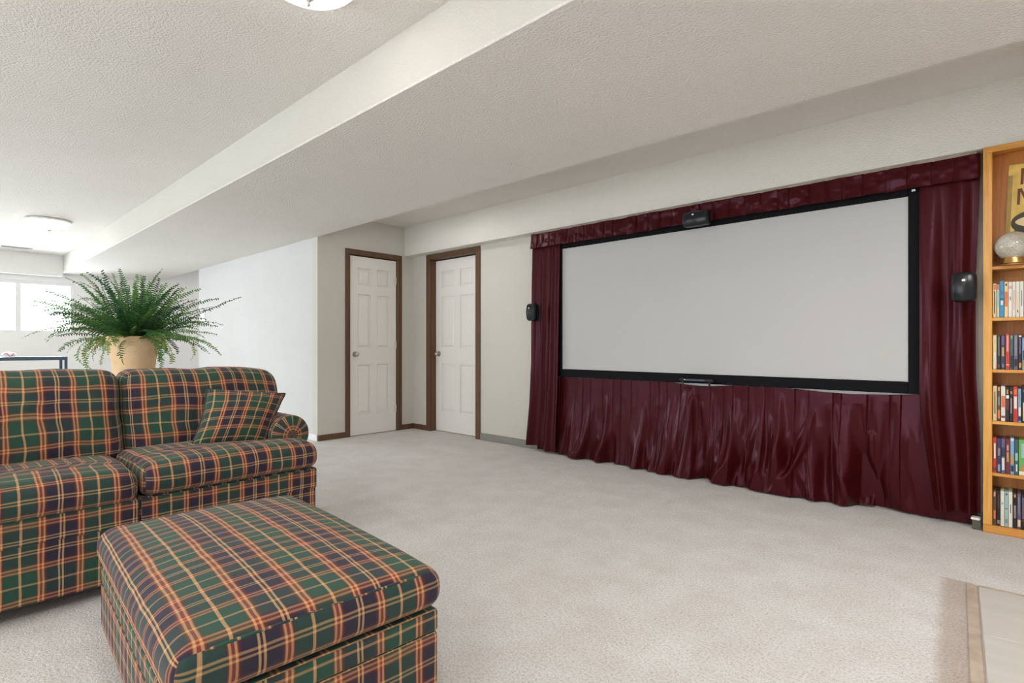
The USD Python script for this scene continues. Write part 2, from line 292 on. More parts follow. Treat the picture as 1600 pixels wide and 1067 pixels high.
RW = [(-4.0, -0.8), (-8.2, -5.8)]
zr0, zr1 = 0.04, 2.08
xs = [XF, -8.2, -5.8, -4.0, -0.8, XR]
struct("wall_rear", cat_(*[bx(xs[i], xs[i + 1], YB - 0.1, YB, 0, ZC) for i in (0, 2, 4)], *[bx(a, b, YB - 0.1, YB, z0, z1) for a, b in RW for z0, z1 in ((0, zr0), (zr1, ZC))]), M["wall"], "cream rear wall with two added fill windows behind the viewer", "wall")

def window_y(n, y0, y1, z0, z1, x, label, mull):
    t = thing(f"window_{n}", label, "window", kind="structure"); w = 0.055
    part(t, "frame", cat_(bx(x - 0.09, x - 0.02, y0, y0 + w, z0, z1), bx(x - 0.09, x - 0.02, y1 - w, y1, z0, z1), bx(x - 0.09, x - 0.02, y0 + w, y1 - w, z0, z0 + w), bx(x - 0.09, x - 0.02, y0 + w, y1 - w, z1 - w, z1)), M["window_frame"])
    e = [y0 + w] + [m for m in mull] + [y1 - w]
    for m in mull: part(t, "mullion", bx(x - 0.085, x - 0.03, m - 0.03, m + 0.03, z0 + w, z1 - w), M["window_frame"])
    for i in range(len(e) - 1):
        part(t, "pane", bx(x - 0.062, x - 0.056, e[i] + (0.03 if i else 0), e[i + 1] - (0.03 if i < len(e) - 2 else 0), z0 + w, z1 - w), M["pane"])
window_y(1, *FW, XF, "wide bright window in the far wall behind the fern", [0.965, 0.0])
for i, (a, b) in enumerate(RW):  # unseen windows added to let fill light in from behind
    t = thing(f"window_{i + 2}", ("added tall glazed window for fill light in the rear wall nearest the viewer", "added tall glazed window for fill light in the rear wall farthest to the left")[i], "window", kind="structure"); w = 0.055; y = YB - 0.05
    part(t, "frame", cat_(bx(a, a + w, y - 0.04, y + 0.03, zr0, zr1), bx(b - w, b, y - 0.04, y + 0.03, zr0, zr1), bx(a + w, b - w, y - 0.04, y + 0.03, zr0, zr0 + w), bx(a + w, b - w, y - 0.04, y + 0.03, zr1 - w, zr1)), M["window_frame"])
    c = (a + b) / 2
    part(t, "mullion", bx(c - 0.03, c + 0.03, y - 0.035, y + 0.025, zr0 + w, zr1 - w), M["window_frame"])
    part(t, "pane", bx(a + w, c - 0.03, y - 0.008, y - 0.003, zr0 + w, zr1 - w), M["pane"]); part(t, "pane", bx(c + 0.03, b - w, y - 0.008, y - 0.003, zr0 + w, zr1 - w), M["pane"])

# baseboards
def base(name, mesh, m, label): struct(name, mesh, m, label, "baseboard")
base("baseboard_left", bevel_box(XL, XL + 0.012, YD + 0.0, 3.155, 0.0, 0.062, 0.003), M["casing"], "brown wooden baseboard left of the left panelled door")
base("baseboard_corner", bevel_box(XL, XL + 0.012, 3.921, YW, 0.0, 0.062, 0.003), M["casing"], "short brown baseboard between left door and room corner")
base("baseboard_corner", bevel_box(XL + 0.012, -5.194, YW - 0.012, YW, 0.0, 0.062, 0.003), M["casing"], "short brown baseboard between room corner and right door")
base("baseboard_screen", bevel_box(-4.257, 0.79, YW - 0.012, YW, 0.0, 0.075, 0.003), M["grey_base"], "grey baseboard right of the corner door, running behind the curtains")
base("baseboard_white", bevel_box(XW, XL, YD - 0.012, YD, 0.0, 0.07, 0.003), M["white_trim"], "white baseboard along the long white wall")

# ------------------------------------------------------------------ doors (built in a local frame: x across, -y towards the room, z up)
def six_panel_door(w, h, t=0.035):
    """slab with six cut-outs, six raised panels"""
    st, mid = 0.11 if w > 0.7 else 0.095, 0.10 if w > 0.7 else 0.085
    pw = (w - 2 * st - mid) / 2
    rows = [(0.23, 0.80), (0.99, 1.60), (1.70, 1.90)]
    rows = [(a * h / 2.03, b * h / 2.03) for a, b in rows]
    outer = sbox(0, 0, w, h); holes = []
    for c in range(2):
        x0 = st + c * (pw + mid)
        for z0, z1 in rows: holes.append((x0, x0 + pw, z0, z1))
    poly = outer
    for a, b, c, d in holes: poly = poly.difference(sbox(a, c, b, d))
    m = trimesh.creation.extrude_polygon(poly, t)         # x, z plane -> stand it up
    T = np.array([[1, 0, 0, 0], [0, 0, 1, 0], [0, 1, 0, 0], [0, 0, 0, 1.0]])
    m.apply_transform(T); m.invert() if m.volume < 0 else None
    panels = []
    for a, b, c, d in holes:
        g, e = 0.012, 0.036
        prof = [(0, 0.013), (g, 0.015), (e, 0.003)]
        rings = [np.array([[a + o, y, c + o], [b - o, y, c + o], [b - o, y, d - o], [a + o, y, d - o]]) for o, y in prof]
        rings.append(np.array([[a + e, 0.003, c + e]] * 1)); v = np.vstack(rings[:3]); f = []
        for k in range(2):
            for i in range(4):
                q = [4 * k + i, 4 * k + (i + 1) % 4, 4 * k + 4 + (i + 1) % 4, 4 * k + 4 + i]; f += [[q[0], q[1], q[2]], [q[0], q[2], q[3]]]
        f += [[8, 9, 10], [8, 10, 11]]
        n = len(v); v = np.vstack([v, [[a, t - 0.005, c], [b, t - 0.005, c], [b, t - 0.005, d], [a, t - 0.005, d]]])
        for i in range(4):
            q = [i, (i + 1) % 4, n + (i + 1) % 4, n + i]; f += [[q[0], q[2], q[1]], [q[0], q[3], q[2]]]
        f += [[n, n + 2, n + 1], [n, n + 3, n + 2]]
        panels.append(trimesh.Trimesh(v, np.array(f), process=False))
    return m, panels

def knob():
    prof = [(0.0, 0.062), (0.012, 0.062), (0.022, 0.056), (0.026, 0.046), (0.024, 0.036), (0.014, 0.028), (0.011, 0.012), (0.028, 0.010), (0.032, 0.004), (0.032, 0.0), (0.0, 0.0)]
    m = lathe(prof[::-1], 28); m.apply_transform(trimesh.transformations.rotation_matrix(np.pi / 2, [1, 0, 0])); return m   # points to -y

def moved(m, loc, deg=0):
    m = m.copy(); m.apply_transform(trimesh.transformations.rotation_matrix(np.radians(deg), [0, 0, 1])); m.apply_translation(loc); return m

def door(n, label, org, deg, w, recess, knob_x, hinge_x, cas, cut_left=0.0):
    t = thing(f"door_{n}", label, "door", org, deg, kind="structure")
    s, ps = six_panel_door(w, 2.03); s.apply_translation([0, recess, 0.007]); sl = part(t, "slab", s, M["door"])
    for p in ps: p.apply_translation([0, recess, 0.007]); part(sl, "panel", p, M["door"])
    g = 0.004; o0, o1, h = -g, w + g, 2.048
    # jamb lining and casing
    j = 0.012
    part(t, "jamb", cat_(bx(o0 - j, o0, 0.0, 0.12, 0, h + j), bx(o1, o1 + j, 0.0, 0.12, 0, h + j), bx(o0, o1, 0.0, 0.12, h, h + j)), M["casing"])
    c = 0.057
    for a, b in ((o0 - cas[0], o0 - 0.004), (o1 + 0.004, o1 + cas[1])): part(t, "casing", bevel_box(a, b, -0.014, 0.0, 0, h + 0.004, 0.003), M["casing"])
    part(t, "casing", bevel_box(o0 - cas[0], o1 + cas[1], -0.0145, 0.0, h + 0.004, h + 0.004 + c, 0.003), M["casing"])
    kp = part(t, "door_handle", moved(knob(), (knob_x, recess, 0.925)), M["nickel"], smooth=40)
    for z in (0.267, 1.03, 1.80):
        if hinge_x is not None:
            part(t, "hinge", cat_(moved(trimesh.creation.cylinder(0.006, 0.09, sections=10), (hinge_x, recess - 0.005, z)), bx(hinge_x - 0.02, hinge_x + 0.008, recess - 0.0025, recess + 0.001, z - 0.045, z + 0.045)), M["hinge"])
# door 1 stands in the wall x = XL and faces +x: its local x runs along world +y
door(1, "white six-panel door in brown casing on the left of the corner", (XL, 3.226, 0), 90, 0.614, 0.004, 0.06, 0.612, (0.064, 0.072))
# door 2 stands in the wall y = YW and faces -y
door(2, "white six-panel door in brown casing on the right of the corner, set back in its jamb", (-5.112, YW, 0), 0, 0.775, 0.075, 0.06, None, (0.075, 0.075))

# ------------------------------------------------------------------ projection screen and curtains
YSCR = 4.035
sx0, sx1, sz0, sz1 = -3.102, -0.467, 0.8045, 1.929
fo = 0.072
t = thing("projection_screen", "wide white projection screen in black frame between burgundy curtains", "projection screen", (0, 0, 0))
part(t, "screen_surface", bx(sx0 - 0.01, sx1 + 0.01, YSCR + 0.012, YSCR + 0.02, sz0 - 0.01, sz1 + 0.01), M["screen"], label="white screen fabric")
for a, b, c, d in ((sx0 - fo, sx0, sz0 - fo, sz1 + fo), (sx1, sx1 + fo, sz0 - fo, sz1 + fo), (sx0, sx1, sz1, sz1 + fo), (sx0, sx1, sz0 - fo, sz0)):
    part(t, "frame", bevel_box(a, b, YSCR, YSCR + 0.03, c, d, 0.004), M["black_frame"])
for x in (-2.9, -0.7):
    for z in (0.77, 1.92): part(t, "wall_bracket", bx(x, x + 0.05, YSCR + 0.03, YW, z, z + 0.05), M["speaker_dark"])

def sheet(X, Y, Z, th=0.003):
    """closed cloth shell from a grid (nu x nv) of points, front facing -y"""
    nu, nv = X.shape; A = np.stack([X, Y, Z], -1).reshape(-1, 3); B = A + [0, th, 0]; n = nu * nv
    q = (np.arange(nu - 1)[:, None] * nv + np.arange(nv - 1)[None]).ravel()
    quad = np.stack([q, q + nv, q + nv + 1, q + 1], 1)
    F_ = [quad, quad[:, ::-1] + n]
    rim = np.concatenate([np.arange(nu) * nv, (nu - 1) * nv + np.arange(1, nv), np.arange(nu - 2, -1, -1) * nv + nv - 1, np.arange(nv - 2, 0, -1)])
    r2 = np.roll(rim, -1); F_.append(np.stack([rim, rim + n, r2 + n, r2], 1))
    Q = np.vstack(F_); tri = np.vstack([Q[:, [0, 1, 2]], Q[:, [0, 2, 3]]])
    return trimesh.Trimesh(np.vstack([A, B]), tri, process=False)

def n1(x, seed): return meshkit.noise(np.stack([np.asarray(x, float), np.zeros_like(x) + seed * 7.3, np.zeros_like(x) + 0.5], -1), seed) - 0.5
def n2(x, z, seed): return meshkit.noise(np.stack([x, z, np.zeros_like(x) + seed * 3.7], -1), seed) - 0.5

# pleated skirt below the screen: knife pleats at the band, loose folds towards the hem
rng = np.random.default_rng(5)
def pleat_map(x0, x1, n, rng, jitter=0.3):
    e = np.linspace(x0, x1, n + 1); e[1:-1] += (rng.random(n - 1) - 0.5) * jitter * (x1 - x0) / n; return e
def drapes(s, v, x0, x1, n, seed, amp, wid, drift=0.10, grow=1.0):
    """loose folds: ridges that start at the band and wander as they fall"""
    r = np.random.default_rng(seed); out = np.zeros_like(s)
    for _ in range(n):
        c = r.uniform(x0, x1); dx = r.normal(0, drift); a = amp * r.uniform(0.3, 1.0) * r.choice([1, 1, -0.7]); w = wid * r.uniform(0.5, 1.3); k = r.uniform(0.5, 2.0) * grow; st = r.uniform(0.0, 0.35)
        t = np.clip((v - st) / (1 - st), 0, 1); d = (s - c - dx * v ** 1.5) / (w * (0.5 + 0.7 * v))
        out += a * t ** k * np.where(d > 0, np.exp(-d * d * 3.0), np.exp(-d * d))     # one flank steeper
    return out
def skirt():
    x0, x1, nx, nz = -3.26, -0.17, 1100, 76
    e = pleat_map(x0, x1, 30, rng, 0.75); sh = rng.random(60)
    s, v = np.meshgrid(np.linspace(x0, x1, nx), np.linspace(0, 1, nz), indexing="ij")
    p = s + 0.05 * n2(s * 1.8, v * 0.9, 3) * v + 0.02 * n2(s * 6, v * 2, 4) * v
    k = np.clip(np.searchsorted(e, p.ravel(), "right") - 1, 0, len(e) - 2).reshape(p.shape)
    w = e[k + 1] - e[k]; u = np.clip((p - e[k]) / w, 0, 1)
    saw = np.where(u < 0.93, 0.35 + 0.65 * u / 0.93, (1 - u) / 0.07)
    amp = (0.008 + 0.006 * sh[k]) * (1 - 0.45 * v)
    Y = 4.066 - amp * saw - 0.010 - 0.016 * v - drapes(s, v, x0, x1, 60, 17, 0.056, 0.055, 0.10) - drapes(s, v, -1.9, -0.45, 34, 29, 0.060, 0.060, 0.14, 0.8) + 0.034 * v * n2(s * 6.0, v * 2.2, 21) + 0.008 * n2(s * 24, v * 5.0, 23) * (0.3 + v)
    lim = 3.925 + 0.109 * np.clip((s + 0.62) / 0.15, 0, 1)
    Y = np.clip(Y, lim + 0.004 * n2(s * 20, v * 4, 6), 4.080)
    sag = 0.016 * np.clip(np.sin(np.pi * np.clip((s + 1.15) / 0.75, 0, 1)), 0, 1) + 0.016 * np.clip(np.sin(np.pi * np.clip((s + 2.02) / 0.5, 0, 1)), 0, 1)
    zt = 0.730 - sag + 0.004 * n1(s * 5, 4)
    zb = 0.012 + 0.006 * n1(s * 6, 9)
    return sheet(s + 0.018 * v * n2(s * 5, v * 2, 31), Y, zt * (1 - v) + zb * v)
top("skirt_curtain", skirt(), M["satin"], "pleated burgundy satin skirt curtain hanging below the projection screen to the carpet", "curtain", smooth=55)

def side_curtain(e0, e1, ztop, zb, folds, seed, yb, depth, n):
    """e0, e1: left and right edge as functions of v (0 top, 1 hem); zb: hem height as a function of u; yb: rest depth as a function of v"""
    nu, nv = 190, 110
    u, v = np.meshgrid(np.linspace(0, 1, nu), np.linspace(0, 1, nv), indexing="ij")
    x = e0(v) * (1 - u) + e1(v) * u
    ph = folds * u + 0.30 * n2(u * 3, v * 1.4, seed) * v + 0.5 * n1(u * 3, seed + 2)
    Y = yb(v) - depth * (0.45 + 0.9 * np.clip(v * 3, 0, 1)) * (0.5 + 0.5 * np.sin(2 * np.pi * ph)) ** 1.4 - drapes(u, v, 0, 1, n, seed, depth * 1.6, 0.14, 0.16) + 0.008 * n2(u * 9, v * 5, seed + 5)
    Z = ztop * (1 - v) + zb(u) * v
    return sheet(x, np.clip(Y, yb(v) - 0.024 - 0.09 * np.clip(v * 3, 0, 1), yb(v) + 0.004), Z)
lerp = lambda v, pts: np.interp(v, [p[0] for p in pts], [p[1] for p in pts])
top("side_curtain", side_curtain(lambda v: lerp(v, [(0, -3.445), (0.6, -3.447), (0.8, -3.468), (1, -3.497)]), lambda v: lerp(v, [(0, -3.105), (0.7, -3.112), (1, -3.14)]), 2.05, lambda u: 0.055 - 0.03 * (u > 0.32), 3.2, 41, lambda v: 4.026 - 0.012 * v, 0.020, 10),
    M["satin"], "narrow burgundy satin side curtain at the left edge of the screen", "curtain", smooth=60)
top("side_curtain", side_curtain(lambda v: lerp(v, [(0, -0.410), (0.65, -0.410), (0.72, -0.404), (1, -0.337)]), lambda v: lerp(v, [(0, -0.134), (0.35, -0.156), (0.6, -0.154), (0.8, -0.135), (1, -0.133)]), 2.05, lambda u: 0.072 + 0.012 * u, 1.7, 57, lambda v: 4.026 - 0.010 * v, 0.028, 5),
    M["satin"], "burgundy satin side curtain at the right edge of the screen, beside the oak bookcase", "curtain", smooth=60)

def valance():
    x0, x1, nx, nz = -3.447, -0.134, 1000, 26
    r = np.random.default_rng(8); e = pleat_map(x0, x1, 31, r, 0.5); a = r.random(40)
    s, v = np.meshgrid(np.linspace(x0, x1, nx), np.linspace(0, 1, nz), indexing="ij")
    p = s + 0.012 * n2(s * 8, v * 2, 3)
    k = np.clip(np.searchsorted(e, p.ravel(), "right") - 1, 0, len(e) - 2).reshape(p.shape)
    w = e[k + 1] - e[k]; u = np.clip((p - e[k]) / w, 0, 1)
    prof = np.clip(np.minimum(u / 0.16, (1 - u) / 0.10), 0, 1) ** 0.7
    Y = 3.993 - 0.012 * prof * (0.4 + a[k]) - 0.010 * v + 0.016 * n2(s * 11, v * 2.2, 13) + 0.012 * n2(s * 30, v * 5, 15)
    d = 0.135 + 0.014 * a[k] * 0.6 + 0.012 * n1(s * 7, 17)
    Z = 2.099 - v * d + 0.004 * n1(s * 4, 19) * (1 - v)
    return sheet(s, np.clip(Y, 3.955, 3.996), Z)
top("valance", valance(), M["satin"], "short gathered burgundy valance strip hanging under the soffit along the screen top", "curtain", smooth=50)
top("gap_fill_rail", bx(-3.2, -0.3, 4.083, 4.0955, 0.66, 0.76), M["white"], "white rail added on the wall to brighten the gap between screen frame and skirt curtain", "rail")  # added white backing that lightens the shaded gap
t = thing("curtain_rail", "thin pale wooden rail under the soffit holding the burgundy valance", "curtain rail", (0, 0, 0))
part(t, "rail", bx(-3.44, -0.15, 3.999, 4.03, 2.096, ZS), M["hearth_trim"])
part(t, "end_clip", bx(-0.446, -0.428, 3.9995, 4.002, 1.945, 1.957), M["white"], label="small white clip")

# ------------------------------------------------------------------ speakers, sensor bar, small box on the floor
def speaker_mesh(w, h, d):
    v, f, uv, fi, b = rbox((w / 2, d / 2, h / 2), 0.018, 8, 5)
    q = v.copy()
    q[:, 0] *= 1 - 0.06 * (v[:, 2] / (h / 2)) ** 2; q[:, 2] *= 1 - 0.06 * (v[:, 0] / (w / 2)) ** 2
    fr = v[:, 1] < 0
    q[fr, 1] += 0.014 * ((v[fr, 0] / (w / 2)) ** 2 + (v[fr, 2] / (h / 2)) ** 2)
    return trimesh.Trimesh(q, f, process=False)
def speaker(label, loc, w, h, d, badge, arm):
    t = thing("speaker", label, "speaker", loc, 0, group="black satellite speakers")
    part(t, "cabinet", speaker_mesh(w, h, d), M["speaker"], weld=True)
    part(t, "badge", bevel_box(badge[0] - 0.0075, badge[0] + 0.0075, -d / 2 - 0.002, -d / 2 + 0.012, badge[1] - 0.006, badge[1] + 0.006, 0.002), M["badge"], label="small silver badge")
    part(t, "bracket", arm, M["speaker_dark"])
def stalk(y1): return cat_(tube([(0, 0.03, 0), (0, y1 - 0.01, 0)], 0.012, 10), bx(-0.03, 0.03, y1 - 0.012, y1, -0.04, 0.04))
speaker("black wall speaker on the left curtain edge", (-3.37, 3.92, 1.342), 0.11, 0.165, 0.09, (0, 0.037), stalk(0.070))
speaker("black wall speaker on the right curtain beside the bookcase", (-0.198, 3.862, 1.345), 0.112, 0.162, 0.09, (0, 0.035), stalk(0.132))
speaker("black centre speaker lying horizontally at the screen top over the valance", (-1.745, 3.915, 1.975), 0.205, 0.112, 0.085, (-0.008, 0.026), stalk(0.045))
t = thing("sensor_bar", "slim black bar on two small feet at the middle of the screen's lower edge", "sensor bar", (-1.77, 3.985, 0.752))
part(t, "body", bevel_box(-0.132, 0.132, -0.025, 0.025, -0.001, 0.020, 0.004), M["ir_top"])
part(t, "window_strip", bx(-0.08, 0.07, -0.0262, -0.024, 0.004, 0.015), M["console"])
part(t, "indicator", bx(-0.092, -0.08, -0.0268, -0.024, 0.009, 0.015), M["white"])
for x in (-0.105, 0.105): part(t, "foot", cat_(bx(x - 0.006, x + 0.006, -0.015, 0.032, -0.010, 0.0), bx(x - 0.006, x + 0.006, -0.02, -0.012, -0.03, 0.0)), M["speaker_dark"])
t = thing("cable_outlet", "small dark cable outlet box with pale top on the carpet at the bookcase foot", "outlet box", (-0.151, 3.985, 0))
part(t, "box", bevel_box(-0.018, 0.022, -0.02, 0.03, 0, 0.052, 0.003), plain("outlet_grey", (0.09, 0.085, 0.065), 0.6))
part(t, "cover", bevel_box(-0.024, 0.018, -0.024, 0.03, 0.052, 0.066, 0.005), M["white"], label="pale plastic cover")

# ------------------------------------------------------------------ bookcase and what stands on it
BX0, BX1, BF, BB = -0.122, 0.78, 3.945, 4.093
t = thing("bookcase", "tall golden oak bookcase full of DVD cases at right edge", "bookcase", (0, 0, 0))
part(t, "side_panel", bevel_box(BX0, BX0 + 0.018, BF + 0.018, BB, 0, 2.112, 0.001), M["oak"]); part(t, "side_panel", bevel_box(BX1 - 0.018, BX1, BF + 0.018, BB, 0, 2.112, 0.001), M["oak"])
part(t, "stile", bevel_box(BX0, BX0 + 0.038, BF, BF + 0.018, 0.045, 2.080, 0.002), M["oak"]); part(t, "stile", bevel_box(BX1 - 0.038, BX1, BF, BF + 0.018, 0.045, 2.080, 0.002), M["oak"])
part(t, "top_rail", bevel_box(BX0, BX1, BF, BF + 0.018, 2.080, 2.112, 0.002), M["oak_x"]); part(t, "bottom_rail", bevel_box(BX0, BX1, BF, BF + 0.018, 0.0, 0.045, 0.002), M["oak_x"])
part(t, "back_panel", bx(BX0 + 0.018, BX1 - 0.018, BB - 0.007, BB, 0, 2.1), M["oak_back"])
part(t, "top_board", bx(BX0 + 0.018, BX1 - 0.018, BF + 0.018, BB - 0.007, 2.095, 2.112), M["oak_x"])
SH = [1.456, 1.177, 0.895, 0.614, 0.332, 0.046]
for z in SH: part(t, "shelf", bevel_box(BX0 + 0.0185, BX1 - 0.0185, BF + 0.004 if z > 0.1 else BF + 0.0185, BB - 0.0075, z - 0.018, z, 0.002), M["oak_x"])

t = thing("stone_globe", "polished speckled grey stone ball on the bookcase's top shelf", "stone ball", (0.002, 3.974, 1.456))
s = trimesh.creation.icosphere(4, 0.078); s.apply_scale([1.02, 1.0, 0.99]); s.apply_translation([0, 0, 0.104]); part(t, "ball", s, M["stone"], smooth=True)
part(t, "stand", lathe([(0.0, 0.0), (0.062, 0.0), (0.064, 0.006), (0.052, 0.012), (0.046, 0.044), (0.040, 0.044), (0.040, 0.018), (0.0, 0.016)], 36), M["brass"], smooth=40)

def sign():
    t = thing("tin_sign", "yellow vintage printed sign with brown letters leaning inside the bookcase top", "sign", (-0.012, 4.060, 1.4575), 0)
    R = trimesh.transformations.rotation_matrix(np.radians(-1.2), [1, 0, 0]) @ trimesh.transformations.rotation_matrix(np.radians(2.2), [0, 1, 0])
    def put(n, m, k, **kw): m = m.copy(); m.apply_transform(R); m.apply_translation([0, 0, 0.006]); part(t, n, m, k, **kw)
    paper = bumpy("sign_yellow", (0.85, 0.62, 0.17), (0.62, 0.43, 0.13), 40, 0.1, rough=0.6, var=16.0, dist=0.001)
    put("board", bevel_box(-0.028, 0.30, 0.0, 0.012, 0, 0.56, 0.002), paper)
    put("border", bx(-0.026, -0.008, -0.0006, 0.001, 0.004, 0.50), bumpy("sign_tan_edge", (0.46, 0.33, 0.13), (0.36, 0.25, 0.1), 60, 0.1, var=20.0), label="worn tan left border")
    ink = plain("sign_brown_ink", (0.16, 0.045, 0.02), 0.6); pale = plain("sign_pale_ink", (0.75, 0.62, 0.32), 0.6); dk = plain("sign_dark_ink", (0.05, 0.04, 0.03), 0.6)
    def txt(s, x, z, h, k, wsc=1.0):
        m = meshkit.text_mesh(s, h, 0.001); m.apply_scale([wsc, 1, 1]); m.apply_transform(trimesh.transformations.rotation_matrix(np.pi / 2, [1, 0, 0])); m.apply_translation([x, -0.0004, z]); put("lettering", m, k)
    txt("M", 0.014, 0.445, 0.088, ink); txt("M", 0.004, 0.335, 0.088, ink)
    ring = Polygon([(0.075 + 0.082 * math.cos(a), 0.235 + 0.062 * math.sin(a)) for a in np.linspace(0, 2 * np.pi, 40)[:-1]])
    eye = Polygon([(0.082 + 0.072 * math.cos(a), 0.240 + 0.030 * math.sin(a) * abs(math.sin(a)) ** 0.3) for a in np.linspace(0, 2 * np.pi, 40)[:-1]])
    for p_, k, y in ((ring, dk, -0.0004), (eye, pale, -0.0012)):
        m = trimesh.creation.extrude_polygon(p_, 0.001); m.apply_transform(trimesh.transformations.rotation_matrix(np.pi / 2, [1, 0, 0])); m.apply_translation([0, y + 0.0006, 0]); put("emblem", m, k)
    txt("E", 0.004, 0.158, 0.036, dk)
sign()

def srgb(r, g, b): return tuple(((c / 255 + 0.055) / 1.055) ** 2.4 if c > 10 else c / 3300 for c in (r, g, b))
_cm = {}
def ink(c):
    if c not in _cm: _cm[c] = plain("print_%02x%02x%02x" % c, tuple(0.85 * k for k in srgb(*c)), 0.35)
    return _cm[c]
CR, WH, BK, GY, RD, OR, BL, NV, LB, PU, MN, GD, GN, BR, TL, PK, AQ = (238, 214, 165), (235, 230, 220), (28, 26, 28), (140, 138, 140), (200, 58, 45), (226, 120, 70), (60, 145, 190), (50, 55, 95), (130, 170, 205), (110, 95, 130), (115, 45, 55), (205, 160, 85), (110, 175, 95), (95, 65, 48), (60, 95, 95), (225, 165, 160), (165, 200, 195)
# rows of DVD cases: (base, description, width mm, height mm, [(block colour, z0, z1 as shares of the height, width share)])
ROWS = [
 [(CR, "cream, brown lettered", 15, 185, [(BR, .12, .78, .35), (OR, .82, .97, .7)]), (AQ, "thin pale aqua", 12, 180, [(CR, .02, .3, .6), (OR, .84, .98, .8)]), (BL, "bright blue and taller", 18, 197, [(WH, .34, .46, .6), (PU, .62, .72, .5), (NV, .49, .52, .9)]),
  (CR, "cream with red-orange middle", 15, 192, [(OR, .3, .72, .9), (BR, .88, .95, .5)]), (WH, "white with pink top patch", 16, 190, [(PK, .8, .88, .9), (GY, .48, .58, .3)]), (WH, "plain white with pale pink stripe", 13, 190, [(PK, .2, .75, .3)]),
  (WH, "white with tan column lettering", 15, 190, [(CR, .15, .72, .4), (GY, .12, .2, .3)]), (WH, "white with grey column lettering", 15, 190, [(GY, .3, .74, .25)]), (CR, "ivory with grey title", 15, 190, [(GY, .4, .7, .3)])],
 [(CR, "all cream", 16, 186, [(WH, .05, .5, .7)]), (BK, "black with grey upper stripe", 16, 186, [(GY, .4, .95, .3), (BR, .05, .15, .6)]), (NV, "navy with tan and lilac patches", 17, 188, [(PU, .7, .97, .7), (GD, .38, .64, .6), (GY, .06, .16, .4)]),
  (RD, "red with pale pink upper half", 18, 192, [(PK, .5, .95, .45), (CR, .12, .15, .7)]), (TL, "dark green with teal stripe", 14, 188, [(BK, .05, .4, .7), (GN, .88, .97, .6)]), (PU, "grey-violet with silver title", 17, 188, [(GY, .4, .95, .5), (BK, .1, .3, .8)]),
  (BK, "black-violet with yellow foot", 15, 188, [(PU, .45, .9, .5), (GD, .06, .2, .7), (WH, .93, .98, .8)]), (LB, "light blue and shorter", 16, 172, [(NV, .3, .6, .6), (OR, .12, .28, .7)]), (NV, "dark navy", 15, 188, [(LB, .2, .8, .4)])],
 [(CR, "cream with dark vertical title", 17, 190, [(BR, .2, .84, .3)]), (BR, "brown with grey and orange patches", 15, 190, [(GY, .45, .7, .5), (OR, .08, .32, .7), (GD, .86, .97, .6)]), (WH, "white with terracotta middle", 18, 190, [(OR, .4, .72, .9), (MN, .1, .16, .9)]),
  (BK, "black with white and maroon patches", 15, 188, [(WH, .66, .76, .9), (MN, .33, .62, .8), (GD, .8, .92, .5)]), (BK, "black with grey vertical title", 14, 188, [(GY, .24, .68, .5), (OR, .8, .88, .6)]), (RD, "orange-red with white centre", 18, 191, [(WH, .38, .72, .7), (OR, .78, .92, .6)]),
  (LB, "blue and white", 14, 180, [(WH, .2, .45, .6), (NV, .05, .18, .9)]), (BK, "black boxed set with tan lower half", 30, 196, [(CR, .05, .55, .75), (BR, .2, .3, .4), (WH, .84, .9, .5)]), (NV, "navy blue", 15, 190, [(GY, .2, .7, .4)])],
 [(RD, "orange-red with white title", 16, 190, [(WH, .4, .84, .5), (MN, .04, .14, .8)]), (NV, "dark blue with grey patches", 17, 188, [(GY, .5, .72, .6), (LB, .05, .25, .6)]), (PU, "lilac and navy with white foot", 16, 188, [(NV, .5, .75, .9), (WH, .1, .45, .7)]),
  (MN, "maroon with gold middle", 19, 190, [(GD, .34, .62, .45), (PK, .66, .82, .4)]), (LB, "blue-grey with tan middle", 16, 196, [(GD, .28, .52, .7), (NV, .08, .24, .8), (WH, .92, .99, .8)]), (TL, "dark teal with pale blue patch", 16, 190, [(AQ, .4, .62, .7), (WH, .1, .3, .4)]),
  (GN, "wide bright green boxed", 36, 190, [(AQ, .5, .9, .45), (WH, 0, .12, 1), (OR, .13, .26, .5)]), (BK, "black", 15, 188, [(GY, .2, .7, .4)])],
 [(BR, "dark brown with orange lower patch", 15, 190, [(OR, .18, .42, .6), (PK, .82, .95, .5)]), (BK, "charcoal", 15, 188, [(GY, .05, .16, .8), (BR, .5, .9, .4)]), (WH, "bright white with tiny blue mark", 16, 190, [(LB, .62, .68, .4)]), (AQ, "pale aqua-grey with black dots", 15, 189, [(GY, .1, .22, .7), (BK, .9, .95, .4), (BK, .5, .53, .4)]),
  (WH, "white with faint grey title", 17, 190, [(GY, .4, .66, .3)]), (BK, "black with silver block", 16, 191, [(GY, .28, .64, .6), (GD, .86, .95, .5)]), (PU, "grey-violet with cream foot", 15, 188, [(CR, .06, .26, .8), (GY, .4, .9, .4)]), (BK, "dark violet-black", 15, 188, [(PU, .3, .9, .5), (MN, .24, .28, .9)]), (WH, "white and pink", 15, 190, [(PK, .2, .3, .8)])],
]
ORD = ["first", "second", "third", "fourth", "fifth", "sixth", "seventh", "eighth", "ninth"]
RN = ["uppermost", "second", "third", "fourth", "lowest"]
rb = random.Random(4)
